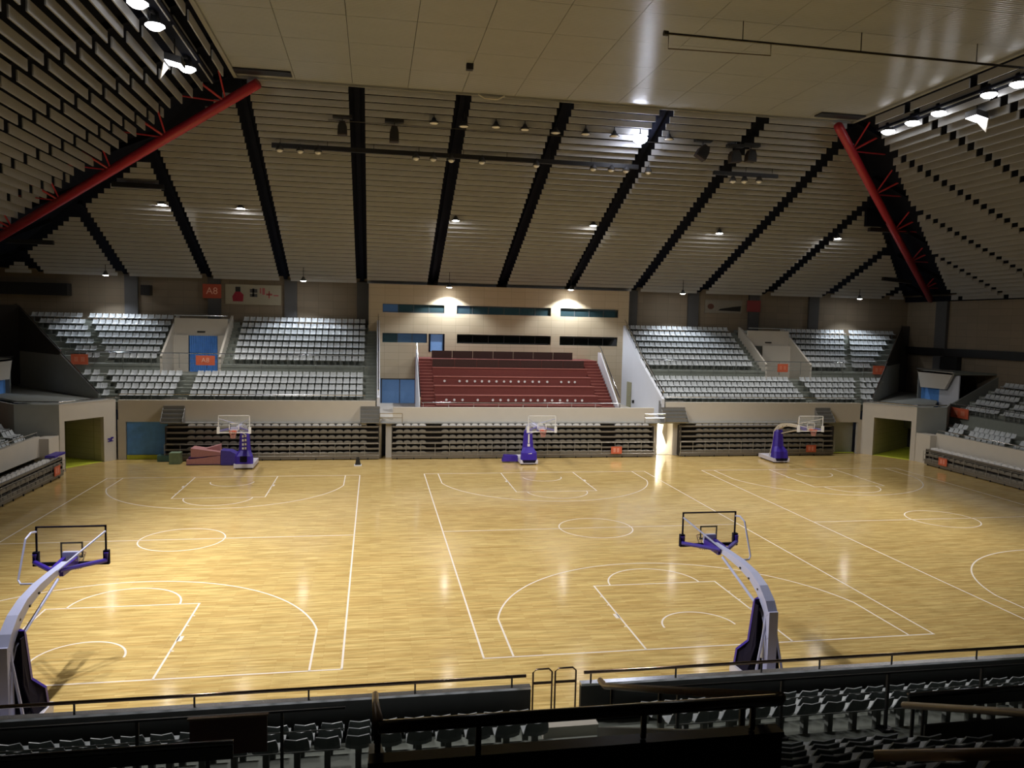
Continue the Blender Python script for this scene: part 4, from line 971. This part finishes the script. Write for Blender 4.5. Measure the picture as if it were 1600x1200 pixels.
# pendants near ceiling edge
for i, (px, py, on) in enumerate(((678, 193, 0), (725, 198, 0), (775, 199, 0), (820, 203, 0), (868, 208, 0), (915, 210, 0), (960, 213, 0), (1000, 217, 1), (1045, 218, 0))):
    Y = 10.6; p = hx(px, py, Y)
    par = empty('pendant_lamp', (p.x, Y, p.z), ('glaring bluish white spotlight hanging at the ceiling edge' if on else 'unlit pendant lamp at the ceiling edge, %s from the left' % nth(i+1)), 'lamp', None if on else 'unlit pendants at the ceiling edge')
    MB().tube([(p.x, Y, p.z+.3), (p.x, Y, zf(Y)+.3)], .025, 6).build('stem', BLACK, par)
    bell(par, (p.x, Y, p.z), .32 if not on else .3, LAMPBL if on else LAMPOFF, GREYC)
    if on:
        o = MB().lathe([(.02, -.34), (.2, -.28), (.40, -.14), (.45, .03), (.36, .18), (.02, .2)], 18, (p.x, Y-.05, p.z)).build('glowing_bulb', LAMPBL, par, smooth=True)
        lamp_light(par, (p.x, Y-.1, p.z-.5), SPOT_W, (p.x-4, Y-10, 0), 150, 1, (.80, .85, 1), .35)
# thin rail between pendants
pr_ = tag(MB().tube([(-13.5, 10.9, 21.35), (9.5, 10.9, 21.3)], .02, 5).build('thin_pipe', BLACK), 'thin dark pipe behind the pendants at ceiling edge', 'pipe')
# loudspeakers
for i, (px, py, w_, h_, tilt, lab) in enumerate(((535, 201, .55, .75, 0, 'tapered brown loudspeaker hanging left of the second dark rafter from left'), (616, 210, .55, .9, 0, 'tapered brown loudspeaker hanging right of the wide dark rafter'),
        (1098, 238, .7, .85, -.5, 'tilted black loudspeaker leftmost of the right hand three'), (1148, 245, .72, .72, .1, 'black loudspeaker in the middle of the right hand three'), (1173, 244, .62, .72, -.05, 'black loudspeaker rightmost of the right hand three'))):
    Y = 10.9; p = hx(px, py, Y); g = empty('loudspeaker', (p.x, Y, p.z), lab, 'loudspeaker', 'loudspeakers hanging from the ceiling edge')
    c, s_ = cos(tilt), sin(tilt); prof = [(-w_/2, -h_/2), (w_/2, -h_/2), (w_/2*.95, h_*.1), (w_*.28, h_/2), (-w_*.28, h_/2), (-w_/2*.95, h_*.1)]
    MB().prism([(p.x+a*c-b*s_, Y-.25, p.z+a*s_+b*c) for a, b in prof], (0, .5, 0)).build('cabinet', mat('speaker_brown', (.028, .02, .018), .6), g)
    MB().prism([(p.x+a*.8*c-b*.8*s_, Y-.27, p.z+a*.8*s_+b*.8*c) for a, b in prof], (0, .02, 0)).build('grille', BLACK, g)
    MB().box(p.x-.55, p.x+.55, Y-.2, Y+.2, p.z+h_/2+.22, p.z+h_/2+.4).build('mount_plate', BLACK, g)
    MB().tube([(p.x, Y, p.z+h_*.4), (p.x, Y, zf(Y)+.3)], .025, 5).tube([(p.x+.35, Y, p.z+h_/2+.3), (p.x+.35, Y, zf(Y)+.3)], .025, 5).build('hanger', BLACK, g)
# pipe below flat ceiling
p0 = hx(1040, 52, -4.5); p1 = hx(1600, 106, -4.5)
g = empty('ceiling_pipe', (p0.x, -4.5, p0.z), 'long dark pipe hanging under the flat ceiling at right', 'pipe')
MB().tube([(p0.x, -4.5, p0.z), (p1.x+3, -4.5, p1.z+(p1.z-p0.z)/(p1.x-p0.x)*3)], .055, 8).build('pipe', BLACKG, g)
MB().tube([(p0.x-.08, -4.5, p0.z), (p0.x+.1, -4.5, p0.z)], .11, 10).build('end_cap', BLACK, g)
mm = MB()
for x in (4.4, 9.9, 15.6): mm.tube([(x, -4.5, p0.z), (x, -4.5, ZC)], .02, 5)
tag(mm.build('hangers', BLACK, g), kind='stuff')
a_ = hx(1044, 76, -4.5); b_ = hx(1204, 87, -4.5)
MB().tube([(a_.x, -4.5, p0.z), (a_.x, -4.5, a_.z), (b_.x, -4.5, b_.z), (b_.x, -4.5, p0.z)], .022, 5).build('lower_loop', BRONZE, g)
p = hx(734, 100, 3.7); tag(MB().box(p.x-.17, p.x+.17, 3.55, 3.9, 22.5, 22.81).build('ceiling_box', BLACK), 'small black box on the flat ceiling', 'box')
p = hx(768, 166, 8.3); tag(MB().tube([(p.x-.75, 8.4, 22.7), (p.x-.35, 8.4, 22.5), (p.x+.35, 8.4, 22.5), (p.x+.75, 8.4, 22.72)], .04, 6).build('bent_bracket', ARMC), 'pale bent bracket at the ceiling far edge', 'bracket')

# ------------------------------------------------------------------ flood lamps and downlights
def flood(x, y, z, sg, W, i, lab, big=False):
    par = empty('flood_lamp', (x, y, z), lab, 'lamp', 'flood lamps along the ceiling edges')
    MB().lathe([(.06, .55), (.16, .5), (.18, .30), (.34, .05), (.36, .0), (.30, .0), (.06, .3)], 14, (x, y, z)).build('housing', BLACK, par, smooth=True)
    MB().lathe([(.02, -.16), (.22, -.13), (.38, .0), (.36, .04), (.02, .05)], 14, (x, y, z)).build('lamp_glass', LAMPON, par, smooth=True)
    MB().tube([(x, y, z+.5), (x, y, zs(x)+.4)], .03, 6).build('stem', BLACK, par)
    MB().beam([(x, y-.45, z+.42), (x, y+.45, z+.42)], .12, .08).build('bracket', BLACK, par)
    lamp_light(par, (x, y, z-.16), W, (x*(.35 if x < 0 else .2), y+(3 if y > -12 else 9), 0), 108, .8, (1, .97, .94), .22)
LEFTL = [(-19.5, 3.5, 21.45), (-19.5, -2.0, 21.42), (-19.5, -4.3, 21.4), (-19.5, -6.4, 21.4), (-19.5, -8.6, 21.4), (-19.5, -13.5, 21.4), (-19.5, -15.5, 21.4)]
for i, (x, y, z) in enumerate(LEFTL):
    flood(x, y, z, -1, FLOOD_W, i, 'lit flood lamp in the left ceiling row, %s from the far end' % nth(i+1))
RIGHTL = [(19.2, 6.5, 21.75), (19.2, 4.4, 21.75), (19.2, 2.3, 21.75), (19.2, -1.2, 21.75), (19.2, -3.0, 21.75), (19.2, -5.2, 21.75)]
for i, (x, y, z) in enumerate(RIGHTL):
    flood(x, y, z, 1, FLOOD_R_W, i, 'lit flood lamp in the right ceiling row, %s from the far end' % nth(i+1))
# tilted open floods
p = hx(268, 84, 1.0)
for nm, x, y, z, lab in (('projector_lamp', -19.5, 1.1, 21.0, 'large square glaring projector in the left lamp row'), ('projector_lamp', 20.1, .6, 21.2, 'triangular lit projector between lamps of right row')):
    sg = -1 if x < 0 else 1
    g = empty(nm, (x, y, z), lab, 'lamp')
    MB().prism([(x-.35, y-.4, z), (x+.35, y-.4, z-.15), (x+.35, y+.4, z-.15), (x-.35, y+.4, z)], (0, 0, .3)).build('housing', BLACK, g)
    MB().prism([(x-.33, y-.38, z-.03), (x+.33, y-.38, z-.18), (x+.33, y+.38, z-.18), (x-.33, y+.38, z-.03)], (0, 0, .02)).build('lamp_glass', LAMPON, g)
    MB().prism([(x+.35*sg, y-.4, z-.15), (x+.6*sg, y, z-.75), (x+.35*sg, y+.4, z-.15)], (.03*sg, 0, 0)).build('flap', WHITEP, g)
    MB().tube([(x, y, z+.25), (x, y, zs(x)+.4)], .03, 6).build('stem', BLACK, g)
# dark walkway bars the lamps hang from
for sg in (-1, 1):
    g = empty('lamp_gantry', (sg*18.9, -2, 22), 'dark gantry carrying the %s lamp row' % ('left' if sg < 0 else 'right'), 'gantry')
    MB().box(sg*19.35-.35, sg*19.35+.35, -12, 7.4, 22.0, 22.12).build('walkway_plank', NAVY, g)
    mm = MB()
    for k in range(7): y = -11+k*3.0; mm.box(sg*19.35-.08, sg*19.35+.08, y-.3, y+.3, 22.1, zs(19.35)+.4)
    mm.build('hanger_plates', NAVY, g)
HI = [(253, 320), (376, 326), (712, 345), (927, 353), (1124, 365), (1309, 373)]
LO = [(165, 430), (474, 439), (702, 449), (892, 453), (1067, 459), (1343, 467)]
for i, (px, py) in enumerate(HI):
    Y = 20.6; p = hx(px, py, Y)
    par = empty('downlight', (p.x, Y, p.z), 'lit round downlight halfway up the far roof slope, %s from the left' % nth(i+1), 'lamp', 'downlights on the far roof slope')
    bell(par, (p.x, Y, p.z), .30, LAMPHI, GREYC); MB().tube([(p.x, Y, p.z+.3), (p.x, Y, zf(Y)+.56)], .025, 6).build('stem', BLACK, par)
    lamp_light(par, (p.x, Y, p.z-.1), HIGH_W, (p.x, Y, 0), 100, .7, (1, .95, .90), .2)
for i, (px, py) in enumerate(LO):
    Y = 29.0 if i not in (0, 5) else 29.4
    if i in (2, 3): Y = 29.2
    p = hx(px, py, Y)
    par = empty('downlight', (p.x, Y, p.z), 'lit round downlight at the lower edge of the far roof slope, %s from the left' % nth(i+1), 'lamp', 'downlights along the far wall')
    bell(par, (p.x, Y, p.z), .26, LAMPHI, GREYC); MB().tube([(p.x, Y, p.z+.3), (p.x, Y, zf(Y)+.56)], .025, 6).build('stem', BLACK, par)
    lamp_light(par, (p.x, Y, p.z-.1), LOW_W*(1.9 if i in (2, 3) else 1.0), (p.x, Y-.3, 0), 126 if i in (2, 3) else 104, .45 if i in (2, 3) else .5, (.86, .92, 1), .06)

# ------------------------------------------------------------------ NEAR STAND
ng = empty('grandstand', (-6, -24, 0), 'dark near grandstand seen from behind its white seats at the bottom', 'grandstand')
YP = -20.6
NEARD = mat('shaded_parapet', (.035, .036, .033), .6)  # parapet back turned from the lamps, shade put into its colour
STEELC = mat('brushed_cap', (.62, .62, .64), .25, .9)
def nb(nm, x0, x1, y0, y1, z0, z1, m=CONC): return MB().box(x0, x1, y0, y1, z0, z1).build(nm, m, ng)
nb('parapet', -30, -7.5, YP-.14, YP-.02, 0, 2.33, NEARD); nb('parapet', -6.42, 30, YP-.14, YP-.02, 0, 2.33, NEARD)
nb('parapet_cap', -30, -7.5, YP-.16, YP+.0, 2.33, 2.38, STEELC); nb('parapet_cap', -6.42, 30, YP-.16, YP+.0, 2.33, 2.38, STEELC)
for i in range(3): nb('terrace_step', -30, 30, YP-.25-.84*(i+1), YP-.25-.84*i, 1.0, 1.60+.32*i)
nb('walkway', -30, 30, -25.35, YP-.25-2.52, 1.5, 2.45)
VX0, VX1 = -10.72, -7.4
for a, b in ((-30, VX0), (VX1, -3.0), (-.8, 30)):
    nb('terrace_wall', a, b, -25.6, -25.35, 2.0, 3.36)
    for j in range(6): nb('terrace_step', a, b, -25.6-.84*(j+1), -25.6-.84*j, 2.6+.45*j, 3.36+.45*j)
# seats facing the floor
for i in range(3):
    y = YP-.25-.84*i-.46; z = 1.60+.32*i; rn = '%s lower row' % ORD[i]
    for a, b, blk in ((-19.6, -12.0, 'near stand, left of stair box'), (-11.5, -7.9, 'near stand, before stair box'), (-5.2, 6.5, 'near stand, lower right')):
        seat_row(a, b, y, z, 'x', pi, blk, rn, 'seats of the near stand', .5)
for j in range(6):
    y = -25.6-.84*j-.46; z = 3.36+.45*j
    seat_row(-6.9+.0*j, -3.4, y, z, 'x', pi, 'near stand, right of stair box', '%s upper row' % ORD[j], 'seats of the near stand', .5)
# parapet rail
def rail_thing(nm, pts, r, m, posts, lab, pm=BLACK, pr=.02, cat='railing'):
    g = empty(nm, pts[0], lab, cat); MB().tube(pts, r, 10).build('handrail', m, g, smooth=True)
    for a, b in posts: MB().tube([a, b], pr, 6).build('post', pm, g)
    return g
rail_thing('parapet_rail', [(-19.5, YP-.1, 2.6), (-7.6, YP-.1, 2.6)], .035, RAILG, [((x, YP-.1, 2.36), (x, YP-.1, 2.6)) for x in (-18.5, -16.3, -14.15, -12.0, -9.9, -7.9)], 'black handrail on the near parapet left of the gate')
rail_thing('parapet_rail', [(-6.35, YP-.1, 2.6), (8, YP-.1, 2.6)], .035, RAILG, [((x, YP-.1, 2.36), (x, YP-.1, 2.6)) for x in (-6.2, -4.3, -2.3, -.9, .9, 3.1, 5.3)], 'black handrail on the near parapet right of the gate')
for a, b, lab in ((-7.43, -7.02, 'left'), (-6.95, -6.5, 'right')):
    g = empty('gate', (a, YP, 1.6), 'small bronze tube gate leaf in the parapet gap, %s one' % lab, 'gate')
    c = .07; MB().tube([(a, YP, 1.55), (a, YP, 2.68-c), (a+c, YP, 2.68), (b-c, YP, 2.68), (b, YP, 2.68-c), (b, YP, 1.55)], .02, 8).build('frame_tube', BRONZE, g, smooth=True)
    MB().tube([(a, YP, 2.38), (b, YP, 2.38)], .03, 8).build('middle_bar', BRONZE, g); MB().tube([(a, YP, 1.62), (b, YP, 1.62)], .02, 8).build('bottom_bar', BRONZE, g)
gs = empty('gate_steps', (-7, YP-.3, .8), 'pale steps rising to the small gate in the near parapet', 'stairs')
for k in range(4): MB().box(-7.5, -6.4, YP-.2-.3*(k+1), YP-.2-.3*k, 1.0, 1.5+.22*k).build('step', FASC, gs)
for k in range(3): MB().box(-7.5, -6.4, YP-.0+.3*k, YP+.3+.3*k, .02, 1.3-.3*k).build('step', FASC, gs)
# walkway railing (thin rails, posts) in front of the walkway
for a, b, px, lab in ((-19.5, -11.2, (-18.9, -16.6, -14.4, -12.2), 'left'), (-5.6, 4.5, (-5.4, -3.4, -1.25, .75, 2.6), 'right')):
    g = empty('walkway_railing', ((a+b)/2, -23.45, 2.45), 'thin dark railing on the near walkway, %s part' % lab, 'railing')
    for z in (3.56,): MB().tube([(a, -23.45, z), (b, -23.45, z)], .022, 8).build('handrail', BLACK, g)
    for z in (2.85, 3.2): MB().tube([(a, -23.45, z), (b, -23.45, z)], .010, 6).build('wire', CONCD, g)
    for x in px: MB().beam([(x, -23.45, 2.45), (x, -23.45, 3.56)], .05, .05).build('post', BLACK, g); MB().box(x-.12, x+.12, -23.55, -23.35, 2.45, 2.5).build('foot_plate', BLACK, g)
sb = empty('rear_sign', (-13.4, -23.5, 2.85), 'dark red board seen from behind on the left walkway railing', 'sign')
MB().box(-13.6, -12.42, -23.55, -23.52, 2.96, 3.56).build('board', mat('dark_red_board', (.05, .008, .006), .5), sb)
MB().box(-13.63, -12.4, -23.57, -23.5, 3.56, 3.59).build('top_edge', BRONZE, sb)
# upper front railings
for a, b, px, lab in ((-19.5, -12.62, (-12.95, -15.0, -17.2), 'left'), (-2.35, 3.5, (-2.25, -.2, 1.8), 'right')):
    g = empty('terrace_railing', ((a+b)/2, -25.4, 3.36), 'black handrail with dark board along the upper near terrace, %s part' % lab, 'railing')
    zz = 4.16
    MB().tube([(a, -25.4, zz), (b, -25.4, zz)], .04, 10).build('handrail', BLACKG, g, smooth=True)
    MB().box(a, b, -25.43, -25.38, zz-.22, zz-.04).build('dark_board', BLACK, g)
    for x in px: MB().tube([(x, -25.4, 3.36), (x, -25.4, zz)], .03, 6).build('post', BLACK, g)
MB().box(-2.3, -.25, -25.75, -25.72, 3.0, 3.85).build('dark_banner', BLACK, ng)
# black stair box (rear wall of the near vomitory)
vb = empty('stair_box', (-9.06, -30.1, 3), 'large black parapet box around the near stair exit at bottom centre', 'stair enclosure')
MB().box(VX0-.06, VX1+.0, -30.3, -30.18, 3.5, 6.55).build('rear_wall', BLACK, vb)
MB().box(VX0-.07, VX1+.01, -30.31, -30.17, 6.55, 6.59).build('wall_cap', mat('black_stone_cap', (.02, .02, .02), .2, spec=.25), vb)
for x in (VX0, VX1):
    MB().prism([(x-.08, -30.15, 2.0), (x-.08, -25.4, 2.0), (x-.08, -25.4, 4.0), (x-.08, -30.15, 6.5)], (.16, 0, 0)).build('side_wall', CONCD, vb)
    MB().tube([(x, -30.25, 6.86), (x, -25.45, 4.65), (x, -25.2, 4.62)], .045, 10).build('wooden_handrail', WOODR, vb, smooth=True)
    for y in (-29.6, -27.6, -25.8): z = 4.65+(y+25.45)*-.4604; MB().tube([(x, y, z-.4), (x, y, z)], .03, 6).build('rail_post', BLACK, vb)
MB().tube([(VX0, -30.25, 6.84), (VX1, -30.25, 6.84)], .05, 12).build('rear_handrail', BLACKG, vb, smooth=True)
for x in (-9.95, -8.6, -7.65): MB().tube([(x, -30.25, 6.6), (x, -30.25, 6.84)], .025, 6).build('rail_post', BLACK, vb)
MB().box(VX0, VX1, -30.2, -25.4, 2.3, 2.45).build('landing', CONCD, vb)
# aisle handrails to the right
rail_thing('aisle_handrail', [(-3.05, -26.2, 4.45), (-3.05, -31.0, 6.65)], .05, mat('dull_wood_rail', (.16, .12, .08), .35), [((-3.05, -26.6, 3.5), (-3.05, -26.6, 4.6)), ((-3.05, -28.6, 4.5), (-3.05, -28.6, 5.5))], 'sloping wooden handrail at the lower right corner, upper one')
rail_thing('aisle_handrail', [(-6.3, -30.0, 6.12), (-5.2, -31.2, 6.75)], .05, WOODR, [((-6.2, -30.1, 5.2), (-6.2, -30.1, 6.1))], 'short wooden handrail end at the lower right edge')
rail_thing('aisle_handrail', [(-10.82, -32.0, 7.45), (-10.84, -33.2, 8.1)], .045, WOODR, [((-10.82, -32.1, 6.4), (-10.82, -32.1, 7.4))], 'rounded wooden rail end at the bottom edge below the black box')

# ------------------------------------------------------------------ place the seats
for s_ in SEATS: s_.append((Vector((s_[0], s_[1], s_[2]+.5))-CAM).dot(fw))
rows = {}
for s_ in SEATS: rows.setdefault((s_[4], s_[5]), []).append(s_)
for k, L_ in rows.items():
    def px_of(s_): 
        d = Vector((s_[0], s_[1], s_[2]+.5))-CAM; return d.dot(rt)/d.dot(fw)
    L_.sort(key=px_of)
    for i, s_ in enumerate(L_): s_[7] = i+1
SEATS.sort(key=lambda t: t[8])
for s_ in SEATS[:300]:
    o = inst('stadium_seat', SEATME, (s_[0], s_[1], s_[2]), s_[3])
    tag(o, 'white seat %s from left, %s, %s' % (nth(s_[7]), s_[5], s_[4]), 'seat', s_[6])
rest = SEATS[300:]
import numpy as np
bv = np.array(SM.v, dtype=np.float32); nv = len(bv); V = []; F = []; 
for q, s_ in enumerate(rest):
    c, n_ = cos(s_[3]), sin(s_[3]); R = np.array([[c, n_, 0], [-n_, c, 0], [0, 0, 1]], dtype=np.float32)
    V.append(bv@R+np.array([s_[0], s_[1], s_[2]], dtype=np.float32)); F += [tuple(i+q*nv for i in f) for f in SM.f]
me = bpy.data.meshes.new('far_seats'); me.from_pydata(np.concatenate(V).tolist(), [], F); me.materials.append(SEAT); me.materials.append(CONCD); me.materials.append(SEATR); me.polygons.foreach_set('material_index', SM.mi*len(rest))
bm = bmesh.new(); bm.from_mesh(me); bmesh.ops.recalc_face_normals(bm, faces=bm.faces); bm.to_mesh(me); bm.free()
o = bpy.data.objects.new('far_seating', me); COL.objects.link(o); tag(o, 'remaining rows of white stadium seats on the far stands', 'seats', None, 'stuff')
print('SEATS', len(SEATS), 'objects', len(bpy.data.objects))
